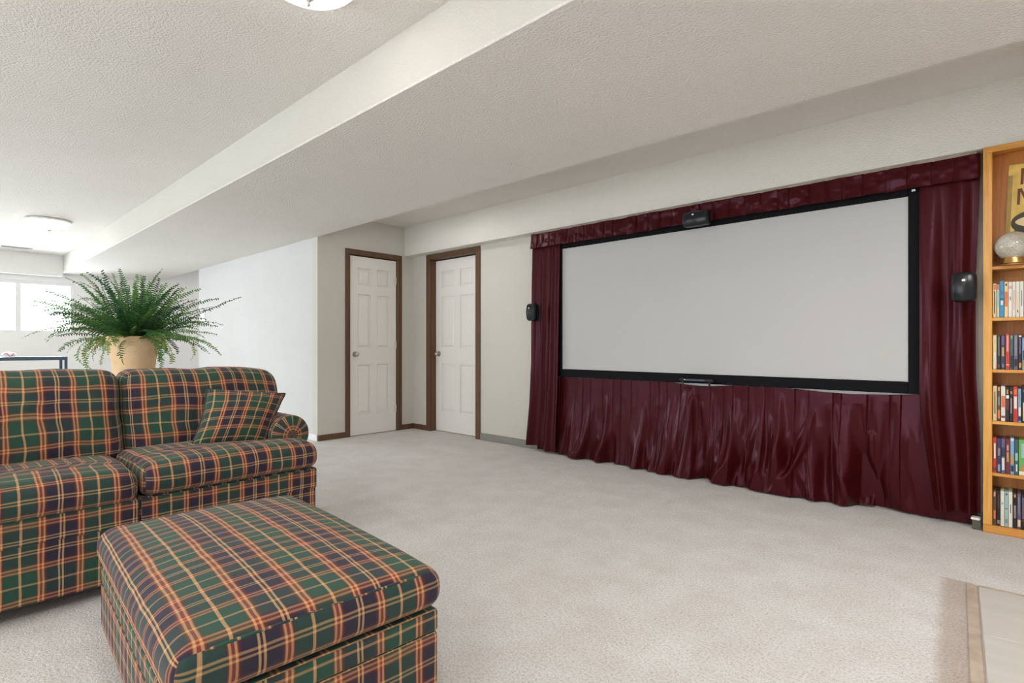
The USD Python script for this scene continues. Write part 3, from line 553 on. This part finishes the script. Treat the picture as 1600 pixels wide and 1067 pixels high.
for ri, row in enumerate(ROWS):
    x = -0.082; z = SH[ri + 1]
    extra = [(rb.choice([BK, NV, WH, RD, GY, TL, PU, CR]), None, rb.choice([14, 15, 15, 16]), rb.choice([188, 190, 190, 192]), [(rb.choice([WH, GY, GD, LB]), .3, .7, .4)]) for _ in range(5)]
    for bi, (c, desc, w, h, blocks) in enumerate(row + extra):
        w, h = w / 1000.0, h / 1000.0; yf = BF + 0.010 + rb.uniform(0, 0.004); dp = 0.126
        o = "DVD case"
        if desc: lab = f"{desc} DVD case, {ORD[bi]} from left, {RN[ri]} row"
        else: lab = f"DVD case in the {RN[ri]} row past the right picture edge, {ORD[bi - len(row)]} beyond it"
        t = thing("dvd_case", lab, "DVD case", (x + w / 2, yf, z + 0.0005), 0, group=f"DVD cases in the {RN[ri]} row")
        dc = part(t, "case", bevel_box(-w / 2 + 0.0004, w / 2 - 0.0004, 0, dp, 0, h, 0.0012), ink(c))
        for (bc, a, b, ws) in blocks:
            part(dc, "spine_print", bx(-w / 2 * ws * 0.92, w / 2 * ws * 0.92, -0.0004, 0.0006, max(a * h, 0.002), min(b * h, h - 0.002)), ink(bc))
        x += w + rb.uniform(0.0002, 0.0008)

# ------------------------------------------------------------------ hearth
t = thing("hearth", "pale stone tile hearth set into the carpet at lower right", "hearth", (-0.112, 3.022, 0), 3.4)
HD, HW = -2.05, 0.80
part(t, "bed", bx(0, HW, HD, 0, 0.0, 0.006), M["grout"])
ys = [-0.018, -0.497, -1.0, -1.52, HD]; xs_ = [0.003, 0.45, HW - 0.003]
for i in range(4):
    for j in range(2): part(t, "tile", bevel_box(xs_[j] + 0.0012, xs_[j + 1] - 0.0012, ys[i + 1] + 0.0012, ys[i] - 0.0012, 0.004, 0.0105, 0.0015), M["tile"])
part(t, "border_tile", bevel_box(0.002, HW, -0.0165, -0.001, 0.004, 0.012, 0.0015), M["hearth_trim"])
part(t, "edge_strip", bevel_box(-0.036, 0, HD, 0.0, 0.0, 0.010, 0.003), M["hearth_trim"], label="worn beige edge strip")

# ------------------------------------------------------------------ upholstery
def shell(parent, name, v, f, uv, label=None): return part(parent, name, (v, f), M["plaid"], uv=uv, weld=True, label=label)

def cloth_uv(uv, fi, b, h, spec):
    """cloth coordinates of a rounded box in metres; spec: face index -> function(box coordinates) giving (u, v)"""
    out = uv.copy()
    for k, fn in spec.items():
        s = fi == k; out[s] = np.stack(fn(b[s]), 1)
    return out

# ottoman ------------------------------------------------------------
OTX, OTY = -1.742, 0.694
ot = thing("ottoman", "large plaid upholstered ottoman with wooden feet in the foreground", "ottoman", (OTX, OTY, 0), -3.6)
h = np.array([0.530, 0.326, 0.058]); r = 0.04
v, f, uv, fi, b = rbox(h, r, 22, 5)
c = (1 - (v[:, 0] / h[0]) ** 2) * (1 - (v[:, 1] / h[1]) ** 2)
v2 = v.copy(); top_ = np.clip((v[:, 2] + h[2]) / (2 * h[2]), 0, 1)
v2[:, 2] += (0.040 * np.clip(c, 0, 1) ** 0.6) * top_
wv = np.abs(v[:, 2] / h[2]) ** 2
v2[:, 0] += 0.012 * np.sign(v[:, 0]) * (np.abs(v[:, 0] / h[0]) > 0.9) * (1 - wv) ; v2[:, 1] += 0.012 * np.sign(v[:, 1]) * (np.abs(v[:, 1] / h[1]) > 0.86) * (1 - wv)
left = v[:, 1] < 0           # the near side rolls over in a soft waterfall
v2[:, 2] += 0.006 * meshkit.fbm(v * [6, 6, 6], 3, 4) * top_
zc = 0.339
v2[:, 2] += zc
spec = {5: lambda b: (b[:, 1] + 0.035, b[:, 0] * 1.12 + 0.02), 2: lambda b: (-h[1] - (h[2] - b[:, 2]) + 0.035, b[:, 0] * 1.12 + 0.02), 3: lambda b: (h[1] + (h[2] - b[:, 2]) + 0.035, b[:, 0] * 1.12 + 0.02),
        1: lambda b: (b[:, 1] + 0.095, b[:, 2] + 0.155), 0: lambda b: (b[:, 1] + 0.095, b[:, 2] + 0.155)}
oc = shell(ot, "cushion", v2, f, cloth_uv(uv, fi, b, h, spec))
# welt along the front and back top edges
for s in (-1, 1):
    yy = np.linspace(-h[1] + 0.02, h[1] - 0.02, 40); c_ = np.clip(1 - (yy / h[1]) ** 2, 0, 1)
    pts = np.stack([np.full_like(yy, s * (h[0] - r * 0.27 + 0.002)), yy, zc + h[2] - r * 0.27 + 0.001 + 0.002 * c_ - 0.028 * (np.abs(yy) / h[1]) ** 14], 1)
    pts[:, 0] -= s * 0.012 * (np.abs(yy) / h[1]) ** 14
    tb = tube(pts, 0.0048, 8); arc = np.repeat(yy, 8); tuv = np.stack([np.concatenate([arc, [yy[0], yy[-1]]]) + 0.02, np.zeros(len(arc) + 2) + 0.066], 1)
    part(oc, "piping", tb, M["plaid"], smooth=True, uv=tuv)
for nm, hz, cz_, rr in (("base_band", 0.031, 0.250, 0.010), ("base", 0.0755, 0.1425, 0.012)):
    hb = np.array([0.528, 0.325, hz]); v, f, uv, fi, b = rbox(hb, rr, 14, 4)
    v2 = v.copy(); v2[:, 2] += cz_; o = cz_ + 0.03
    bspec = {1: lambda b: (b[:, 1] + 0.090, b[:, 2] + o), 0: lambda b: (b[:, 1] + 0.05, b[:, 2] + o), 2: lambda b: (b[:, 0], b[:, 2] + o), 3: lambda b: (b[:, 0], b[:, 2] + o)}
    shell(ot, nm, v2, f, cloth_uv(uv, fi, b, hb, bspec))
for sx in (-1, 1):
    for sy in (-1, 1):
        ft = lathe([(0, 0), (0.022, 0.0), (0.030, 0.02), (0.034, 0.05), (0.034, 0.072), (0, 0.072)], 20); ft.apply_translation([sx * 0.480, sy * 0.276, 0])
        part(ot, "foot", ft, M["foot_wood"], smooth=40)

# sofa ---------------------------------------------------------------
SF = -2.69; SC = 0.607         # front plane and middle seam
sofa = thing("sofa", "plaid two-seat sofa with rolled arms and loose back cushions", "sofa", (0, 0, 0))
Y0, Y1 = -0.19, 1.40
def block(name, x0, x1, y0, y1, z0, z1, r, spec=None, n=12, fn=None, nz=0.0):
    hh = np.array([(x1 - x0) / 2, (y1 - y0) / 2, (z1 - z0) / 2]); v, f, uv, fi, b = rbox(hh, r, n, 4)
    cx = np.array([(x0 + x1) / 2, (y0 + y1) / 2, (z0 + z1) / 2])
    W = b + cx
    s0 = {5: lambda q: (q[:, 1] + cx[1], q[:, 0] + cx[0]), 4: lambda q: (q[:, 1] + cx[1], q[:, 0] + cx[0]), 1: lambda q: (q[:, 1] + cx[1], hh[2] - q[:, 2] + hh[0] + cx[0]), 0: lambda q: (q[:, 1] + cx[1], q[:, 2]),
          2: lambda q: (q[:, 0] + cx[0], q[:, 2]), 3: lambda q: (q[:, 0] + cx[0], q[:, 2])}
    if spec: s0.update(spec)
    uvw = cloth_uv(uv, fi, b, hh, s0)
    v2 = v + cx
    if fn: v2 = fn(v2, v / hh)
    if nz: v2 = v2 + nz * (np.stack([meshkit.fbm(v2 * 7, 3, k) for k in (1, 2, 3)], 1) - 0.5)
    return shell(sofa, name, v2, f, uvw)
UOFF = 0.055
fs = {1: lambda q: (q[:, 1] + UOFF + 0.607 + 0.39, q[:, 2] + 0.055)}
block("base", -3.50, SF, Y0, SC - 0.001, 0.055, 0.285, 0.012, {1: lambda q: (q[:, 1] + 0.03, q[:, 2] + 0.09)})
block("base", -3.50, SF, SC + 0.001, Y1 - 0.01, 0.055, 0.285, 0.012, {1: lambda q: (q[:, 1] + 0.10, q[:, 2] + 0.09)})
block("seat_deck", -3.48, SF + 0.004, Y0 + 0.005, SC - 0.001, 0.276, 0.385, 0.014, {1: lambda q: (q[:, 1] + 0.03, q[:, 2] + 0.205)})
block("seat_deck", -3.48, SF + 0.004, SC + 0.001, Y1 - 0.005, 0.276, 0.385, 0.014, {1: lambda q: (q[:, 1] + 0.10, q[:, 2] + 0.205)})
def seat(sgn):
    def fn(v, q):
        v = v.copy(); c = np.clip(1 - q[:, 0] ** 2, 0, 1) * np.clip(1 - q[:, 1] ** 2, 0, 1)
        v[:, 2] += 0.030 * c ** 0.5 * (q[:, 2] > 0) - 0.004
        v[:, 0] += 0.022 * np.clip(1 - q[:, 2] ** 2, 0, 1) * (q[:, 0] > 0.8) + 0.012 * np.clip(1 - q[:, 1] ** 4, 0, 1) * (q[:, 0] > 0.5)
        k = np.clip((-2.85 - v[:, 0]) / 0.04, 0, 1); k = k * k * (3 - 2 * k)       # behind the arm front the cushion is narrower
        if sgn > 0: v[:, 1] = SC + (v[:, 1] - SC) * (1 - k * 0.235)
        else: v[:, 1] = SC - (SC - v[:, 1]) * (1 - k * 0.235)
        return v
    return fn
block("seat_cushion", -3.20, SF, Y0 - 0.005, SC - 0.006, 0.372, 0.505, 0.045, {5: lambda q: (q[:, 1] + 0.03, q[:, 0] + 0.1), 1: lambda q: (q[:, 1] + 0.03, 0.255 + 0.1 + 0.0665 - q[:, 2])}, 16, seat(-1), 0.012)
block("seat_cushion", -3.20, SF + 0.004, SC + 0.004, Y1 - 0.006, 0.385, 0.518, 0.045, {5: lambda q: (q[:, 1] + 0.10, q[:, 0] + 0.1), 1: lambda q: (q[:, 1] + 0.10, 0.255 + 0.1 + 0.0665 - q[:, 2])}, 16, seat(1), 0.012)
# back frame and cushions
block("back_frame", -3.56, -3.36, -0.18, 1.405, 0.10, 0.85, 0.06)
def backc(y0, y1, kind):
    def fn(v, q):
        v = v.copy()
        lean = (v[:, 2] - 0.46) * 0.36
        bulge = np.clip(1 - q[:, 1] ** 2, 0, 1) ** 0.7 * np.clip(1 - q[:, 2] ** 2, 0, 1) ** 0.7
        v[:, 0] += 0.055 * bulge * (q[:, 0] > 0) - lean
        v[:, 2] += 0.016 * np.clip(1 - q[:, 1] ** 2, 0, 1) * (q[:, 2] > 0)
        if kind == "r":
            t_ = np.clip((q[:, 2] + 0.25) / 0.5, 0, 1)
            v[:, 1] += 0.03 * t_ * (q[:, 1] + 1) * 0.5
            v[:, 2] -= 0.020 * np.clip((q[:, 1] - 0.1) / 0.9, 0, 1) ** 1.5 * (q[:, 2] > 0) + 0.014 * np.exp(-((q[:, 1] + 0.1) / 0.22) ** 2) * (q[:, 2] > 0)
        v[:, 0] += 0.012 * n2(v[:, 1] * 16, v[:, 2] * 3, 71) * (q[:, 2] > 0.2)
        return v
    return fn
backu = lambda o: {1: lambda q: (q[:, 1] + o, q[:, 2] + 0.10), 5: lambda q: (q[:, 1] + o, 0.215 + 0.10 + 0.09 - q[:, 0]), 2: lambda q: (q[:, 0], q[:, 2] + 0.1), 3: lambda q: (q[:, 0], q[:, 2] + 0.1)}
block("back_cushion", -3.32, -3.12, -0.10, 0.650, 0.475, 0.895, 0.055, backu(0.045), 20, backc(0, 0, "l"), 0.022)
block("back_cushion", -3.32, -3.13, 0.655, 1.415, 0.475, 0.892, 0.060, backu(0.055), 20, backc(0, 0, "r"), 0.016)

def arm(yc, sgn):
    """rolled arm: profile in y-z swept along x, cloth running round the roll"""
    R, zc_ = 0.105, 0.543; prof = []
    prof.append((yc - sgn * 0.085, 0.06)); prof.append((yc - sgn * 0.085, zc_ - 0.055))
    for a in np.linspace(np.radians(200), np.radians(-65), 28): prof.append((yc + sgn * R * math.cos(a), zc_ + R * math.sin(a)))
    prof.append((yc + sgn * 0.062, zc_ - 0.12)); prof.append((yc + sgn * 0.062, 0.06))
    P_ = np.array(prof); L = np.concatenate([[0], np.cumsum(np.linalg.norm(np.diff(P_, axis=0), axis=1))])
    xs2 = np.linspace(-3.45, -2.872, 24)
    V = np.array([[x, y, z] for x in xs2 for y, z in P_]); U_ = np.array([[x, l] for x in xs2 for l in L]); n = len(P_); F2 = []
    for i in range(len(xs2) - 1):
        for j in range(n - 1):
            q = [i * n + j, (i + 1) * n + j, (i + 1) * n + j + 1, i * n + j + 1]
            if sgn > 0: q = q[::-1]
            F2 += [[q[0], q[1], q[2]], [q[0], q[2], q[3]]]
    shell(sofa, "arm", V, np.array(F2), U_)
    # gathered front panel: rings shrinking to the roll's centre
    c0 = np.array([yc, zc_]); K = 9; V, U_, F2 = [], [], []
    for k in range(K):
        s = 1 - k / (K - 1); s = s ** 0.8
        for (y, z), l in zip(P_, L):
            p = c0 + (np.array([y, z]) - c0) * s if z > zc_ - 0.13 else np.array([yc + (y - yc) * s, z])
            V.append([-2.872 + 0.026 * (1 - s ** 2) + (0.004 if k else 0), p[0], p[1]]); U_.append([l * 1.15, (1 - s) * R * 0.9 + 0.055])
    for k in range(K - 1):
        for j in range(n - 1):
            q = [k * n + j, k * n + j + 1, (k + 1) * n + j + 1, (k + 1) * n + j]
            if sgn > 0: q = q[::-1]
            F2 += [[q[0], q[1], q[2]], [q[0], q[2], q[3]]]
    shell(sofa, "arm_front", np.array(V), np.array(F2), np.array(U_))
arm(1.335, 1); arm(-0.125, -1)
for x in (-3.44, -2.78):
    for y in (-0.12, 1.31): part(sofa, "foot", bevel_box(x - 0.03, x + 0.03, y - 0.03, y + 0.03, 0, 0.058, 0.004), M["foot_wood"])

# throw pillow ---------------------------------------------------------
def pillow():
    TL_, TR_, BR_, BL_ = map(np.array, ((-3.075, 0.990, 0.800), (-3.01, 1.372, 0.755), (-2.915, 1.218, 0.495), (-2.945, 0.872, 0.520)))
    n = 40; V, U_, F2 = [], [], []
    nrm = np.cross(TR_ - TL_, BL_ - TL_); nrm = nrm / np.linalg.norm(nrm)
    if nrm[0] < 0: nrm = -nrm
    cen = (TL_ + TR_ + BR_ + BL_) / 4
    for side in (1, -1):
        off = len(V)
        for i in range(n + 1):
            for j in range(n + 1):
                a, c_ = i / n, j / n; s, t_ = 2 * a - 1, 2 * c_ - 1
                # edges drawn in between the corners
                pin = 0.06; s2 = s * (1 - pin * (1 - t_ * t_)); t2 = t_ * (1 - pin * (1 - s * s))
                A, C_ = (s2 + 1) / 2, (t2 + 1) / 2
                p = (TL_ * (1 - A) + TR_ * A) * (1 - C_) + (BL_ * (1 - A) + BR_ * A) * C_
                d = (max(0, 1 - s * s) * max(0, 1 - t_ * t_)) ** 0.42
                p = p + nrm * side * (0.090 * d if side > 0 else 0.05 * d)
                V.append(p); U_.append([a * 0.40 + 0.02, -c_ * 0.38 + 0.16])
        for i in range(n):
            for j in range(n):
                q = [off + i * (n + 1) + j, off + (i + 1) * (n + 1) + j, off + (i + 1) * (n + 1) + j + 1, off + i * (n + 1) + j + 1]
                F2 += [[q[0], q[2], q[1]], [q[0], q[3], q[2]]] if side > 0 else [[q[0], q[1], q[2]], [q[0], q[2], q[3]]]
    V = np.array(V); V = V + 0.006 * (np.stack([meshkit.fbm(V * 14, 2, k) for k in (4, 5, 6)], 1) - 0.5)
    t = thing("throw_pillow", "square plaid throw pillow leaning in the sofa's right corner", "pillow")
    pc = shell(t, "cover", V, np.array(F2), np.array(U_))
    edge = [(i, 0) for i in range(n + 1)] + [(n, j) for j in range(1, n + 1)] + [(i, n) for i in range(n - 1, -1, -1)] + [(0, j) for j in range(n - 1, -1, -1)]
    pts = np.array([V[i * (n + 1) + j] for i, j in edge])
    part(pc, "piping", tube(pts, 0.005, 6), plain("pillow_welt", (0.035, 0.03, 0.035), 0.8), smooth=True, label="dark welt")
pillow()

# ------------------------------------------------------------------ fern in its pot on a stand behind the sofa
PX, PY, PZ = -4.40, 0.957, 0.66
t = thing("plant_stand", "round wooden plant stand hidden behind the sofa under the fern", "plant stand", (PX, PY, 0))
part(t, "stand_top", lathe([(0, PZ - 0.025), (0.17, PZ - 0.025), (0.175, PZ - 0.015), (0.17, PZ - 0.001), (0, PZ - 0.001)], 32), M["casing"], smooth=30)
for a in (0.5, 0.5 + 2.094, 0.5 + 4.189): part(t, "leg", tube([(0.16 * math.cos(a), 0.16 * math.sin(a), 0), (0.08 * math.cos(a), 0.08 * math.sin(a), PZ - 0.025)], 0.014, 8), M["casing"], smooth=40)
fern = thing("potted_fern", "lush green fern in a pale terracotta pot behind the sofa", "potted plant", (PX, PY, PZ))
HP = 1.088 - PZ
part(fern, "pot", lathe([(0, 0), (0.095, 0.0), (0.100, 0.01), (0.128, HP * 0.62), (0.158, HP - 0.012), (0.160, HP - 0.004), (0.156, HP), (0.148, HP), (0.144, HP - 0.02), (0.138, HP - 0.05), (0, HP - 0.05)], 56), M["terracotta"], smooth=50)
part(fern, "soil", lathe([(0, HP - 0.049), (0.139, HP - 0.049), (0.10, HP - 0.032), (0, HP - 0.026)], 32), M["soil"], smooth=True)
vd = math.atan2(-PY, -PX)       # the embossed round motif faces the room
def on_pot(a, z): r_ = np.interp(z, [0.01, HP * 0.62, HP - 0.012], [0.100, 0.128, 0.158]) + 0.0005; return (r_ * math.cos(vd + a / r_), r_ * math.sin(vd + a / r_), z)
for rad in (0.048, 0.030): part(fern, "relief_ring", tube([on_pot(-0.012 + rad * math.cos(q) * 1.15, 0.345 + rad * math.sin(q) * 0.85) for q in np.linspace(0, 2 * np.pi, 41)], 0.0016, 6, caps=False), M["terracotta"], smooth=True)
rf = random.Random(21)
def frond(az, elev, length, droop, base_r, k, curl=0.0):
    """one pinnate frond: a thin stalk and paired narrow leaflets"""
    n = max(18, int(length / 0.0155)); d = np.array([math.cos(az), math.sin(az), 0.0]); p = np.array([base_r * d[0], base_r * d[1], HP - 0.035]); e = elev; step = length / n
    side0 = np.array([-math.sin(az), math.cos(az), 0.0]); pts, dirs = [p.copy()], []
    for i in range(n):
        s = i / n; dr = d * math.cos(e) + np.array([0, 0, math.sin(e)]) + side0 * curl * s; dr /= np.linalg.norm(dr); dirs.append(dr)
        p = p + dr * step; pts.append(p.copy()); e -= droop / n * (0.4 + 1.2 * s)
    pts = np.array(pts); dirs.append(dirs[-1])
    st = tube(pts[::2], np.linspace(0.0022, 0.0008, len(pts[::2])), 4, caps=False); V = [st.vertices]; F2 = [st.faces]; off = len(st.vertices)
    roll = rf.uniform(-0.9, 0.9); wmax = rf.uniform(0.024, 0.034)
    for i in range(2, n + 1):
        s = i / n; L = wmax * (math.sin(math.pi * min(1, 0.16 + 0.80 * s)) ** 0.6) + 0.003
        sd = np.cross(dirs[i], [0, 0, 1.0]); nn = np.linalg.norm(sd); sd = sd / nn if nn > 1e-3 else side0
        up = np.cross(sd, dirs[i]); sd2 = sd * math.cos(roll) + up * math.sin(roll); up2 = np.cross(sd2, dirs[i])
        for sg in (-1, 1):
            if rf.random() < 0.05: continue
            q = pts[i] - dirs[i] * step * (0.25 if sg > 0 else 0.0)
            tip = q + (sd2 * sg * 0.95 + dirs[i] * rf.uniform(0.15, 0.45) - up2 * rf.uniform(-0.1, 0.45)) * L * rf.uniform(0.8, 1.15)
            wd = dirs[i] * step * 0.26; mid = q * 0.55 + tip * 0.45 + up2 * L * 0.08
            V.append(np.array([q - wd, q + wd, mid + wd * 1.1, tip, mid - wd * 1.1])); F2.append(np.array([[0, 1, 2], [0, 2, 4], [4, 2, 3]]) + off); off += 5
    part(fern, "frond", (np.vstack(V), np.vstack(F2)), k)
def add(count, el, ln, dr, mats, az=None):
    for _ in range(count):
        a = rf.uniform(0, 2 * math.pi) if az is None else rf.uniform(*az)
        frond(a, math.radians(rf.uniform(*el)), rf.uniform(*ln), math.radians(rf.uniform(*dr)), rf.uniform(0.01, 0.11), rf.choices(LEAVES, mats)[0], rf.uniform(-0.5, 0.5))
add(62, (60, 88), (0.30, 0.54), (5, 60), (4, 6, 2, 0, 1))
add(66, (36, 62), (0.34, 0.58), (25, 85), (4, 5, 3, 0, 1))
add(46, (12, 38), (0.34, 0.58), (35, 95), (2, 4, 4, 1, 1))
add(22, (5, 35), (0.22, 0.40), (110, 190), (0, 3, 4, 3, 0))
frond(math.radians(64), math.radians(34), 0.66, math.radians(12), 0.08, LEAVES[0]); frond(math.radians(215), math.radians(28), 0.62, math.radians(25), 0.08, LEAVES[1])

# ------------------------------------------------------------------ far corner: console, lamp, small things, ceiling lamps, vent, switch
t = thing("console_table", "slim blue-grey metal console table under the far window", "console table", (0, 0, 0))
cx0, cx1, cy0, cy1, cz = -9.95, -9.5, -0.9, 1.305, 0.872
part(t, "top_frame", cat_(bx(cx1 - 0.03, cx1, cy0, cy1, cz - 0.045, cz), bx(cx0, cx0 + 0.03, cy0, cy1, cz - 0.045, cz), bx(cx0 + 0.03, cx1 - 0.03, cy1 - 0.03, cy1, cz - 0.045, cz), bx(cx0 + 0.03, cx1 - 0.03, cy0, cy0 + 0.03, cz - 0.045, cz)), M["console"])
part(t, "glass_top", bx(cx0 + 0.03, cx1 - 0.03, cy0 + 0.03, cy1 - 0.03, cz - 0.012, cz - 0.002), M["glass_top"])
for x in (cx0, cx1 - 0.03):
    for y in (cy0, cy1 - 0.03): part(t, "leg", bx(x, x + 0.03, y, y + 0.03, 0, cz - 0.045), M["console"])
t = thing("table_lamp", "lamp with red cone shade on the console, cut by left edge", "lamp", (-9.72, 0.445, cz))
part(t, "base", lathe([(0, 0), (0.08, 0), (0.08, 0.012), (0.02, 0.03), (0.012, 0.06), (0.012, 0.78), (0, 0.78)], 24), M["console"], smooth=40)
part(t, "shade", lathe([(0.205, 0.745), (0.07, 0.92), (0.065, 0.92), (0.200, 0.745), (0.205, 0.745)], 36), plain("red_lampshade", (0.45, 0.07, 0.05), 0.7), smooth=40)
t = thing("crumpled_cloth", "small white crumpled cloth with pink trim on the console", "cloth", (-9.72, 0.73, cz))
s = trimesh.creation.icosphere(3, 0.06); s.vertices = s.vertices * [0.9, 1.2, 0.55] * (1 + 0.6 * (meshkit.fbm(s.vertices * 30, 3, 2) - 0.5))[:, None]; s.apply_translation([0, 0, 0.032 - 0.0]); s.vertices[:, 2] = np.maximum(s.vertices[:, 2], 0.0)
part(t, "cloth", s, M["white"], smooth=True)
part(t, "trim", tube([(0.055, -0.05 + 0.012 * i, 0.03 + 0.022 * math.sin(i * 0.9)) for i in range(10)], 0.005, 6), plain("pink_trim", (0.6, 0.08, 0.14), 0.6), smooth=True)

def ceiling_lamp(loc, label, bowl="lamp_bowl"):
    t = thing("ceiling_lamp", label, "ceiling lamp", loc, group="round frosted flush ceiling lamps")
    part(t, "rim", lathe([(0, 0.0), (0.195, 0.0), (0.205, -0.008), (0.205, -0.020), (0.197, -0.026), (0.18, -0.024), (0.18, -0.010), (0, -0.010)][::-1], 56), M["lamp_rim"], smooth=40)
    prof = [(0.186 * math.cos(a), -0.020 - 0.085 * math.sin(a)) for a in np.linspace(0, np.pi / 2, 18)]; prof[-1] = (0.0, prof[-1][1])
    part(t, "glass_bowl", lathe(prof[::-1], 56), M[bowl], smooth=True)
    part(t, "finial", lathe([(0, -0.150), (0.005, -0.147), (0.007, -0.140), (0.004, -0.134), (0.012, -0.124), (0.022, -0.116), (0.022, -0.104), (0, -0.102)], 20), M["nickel"], smooth=40)
ceiling_lamp((-1.965, 0.985, ZC), "round frosted ceiling lamp at the top edge, nearest the viewer")
ceiling_lamp((-8.10, 0.945, ZC), "round frosted ceiling lamp far left, toward the window")
for x, y, w_ in ((-0.3, -1.7, "nearest the right wall"), (-3.6, -1.9, "straight behind the sofa"), (-9.3, -0.7, "nearest the far window")): ceiling_lamp((x, y, ZC), f"added round frosted fill lamp out of the picture, {w_}", "lamp_bowl_fill_far" if x < -9 else "lamp_bowl_fill")  # unseen lamps added to brighten floor and far walls
M["downlight"] = mat("fill_downlight_lens", {"p": ("principled_bsdf", {"base_color": (0.9, 0.9, 0.88), "emission_color": (1.0, 0.975, 0.95), "emission_strength": DOWN})}, [])
M["downlight_dim"] = mat("fill_downlight_dim_lens", {"p": ("principled_bsdf", {"base_color": (0.9, 0.9, 0.88), "emission_color": (1.0, 0.96, 0.91), "emission_strength": DOWN * 0.42})}, [])
def downlight(x, y, z, label, lens="downlight"):  # unseen fixture added as fill light for floor and walls
    t = thing("fill_downlight", label, "downlight", (x, y, z))
    part(t, "trim_ring", lathe([(0.088, -0.001), (0.112, -0.001), (0.114, -0.004), (0.092, -0.008), (0.088, -0.008), (0.088, -0.001)][::-1], 40), M["lamp_rim"], smooth=40)
    part(t, "lens", lathe([(0, -0.001), (0.087, -0.001), (0.087, -0.005), (0, -0.005)][::-1], 40), M[lens])
downlight(-0.02, 1.95, ZB, "added fill downlight in the bulkhead above the floor before the screen")
downlight(0.45, 2.55, ZB, "added fill downlight in the bulkhead above the hearth")
downlight(-0.55, 0.35, ZC, "added fill downlight in the ceiling above the viewer")
downlight(-4.15, 3.2, ZC, "added fill downlight hidden behind the bulkhead, before the two doors", "downlight_dim")
downlight(-10.2, 3.45, ZC, "added fill downlight in the alcove ceiling past the white wall", "downlight_dim")
downlight(-2.6, -0.8, ZC, "added fill downlight in the ceiling left of the viewer")
t = thing("ceiling_vent", "small white slotted air vent in the ceiling near the far window", "vent", (-10.72, 0.895, ZC))
part(t, "frame", cat_(bx(-0.07, -0.05, -0.17, 0.17, -0.006, 0), bx(0.05, 0.07, -0.17, 0.17, -0.006, 0), bx(-0.05, 0.05, 0.15, 0.17, -0.006, 0), bx(-0.05, 0.05, -0.17, -0.15, -0.006, 0)), M["vent"])
part(t, "backing", bx(-0.05, 0.05, -0.15, 0.15, -0.002, 0), M["speaker_dark"])
for i in range(4): part(t, "slat", bx(-0.042 + i * 0.025, -0.034 + i * 0.025, -0.15, 0.15, -0.006, -0.002), M["vent"])
t = thing("wall_switch", "white wall control plate at the left end of the white wall", "switch", (-9.0, YD, 1.465))
part(t, "plate", bevel_box(-0.09, 0.09, -0.008, 0.0, -0.10, 0.10, 0.003), M["white"]); part(t, "toggle", bevel_box(-0.045, -0.02, -0.02, -0.008, -0.045, -0.02, 0.002), M["vent"], label="grey toggle")
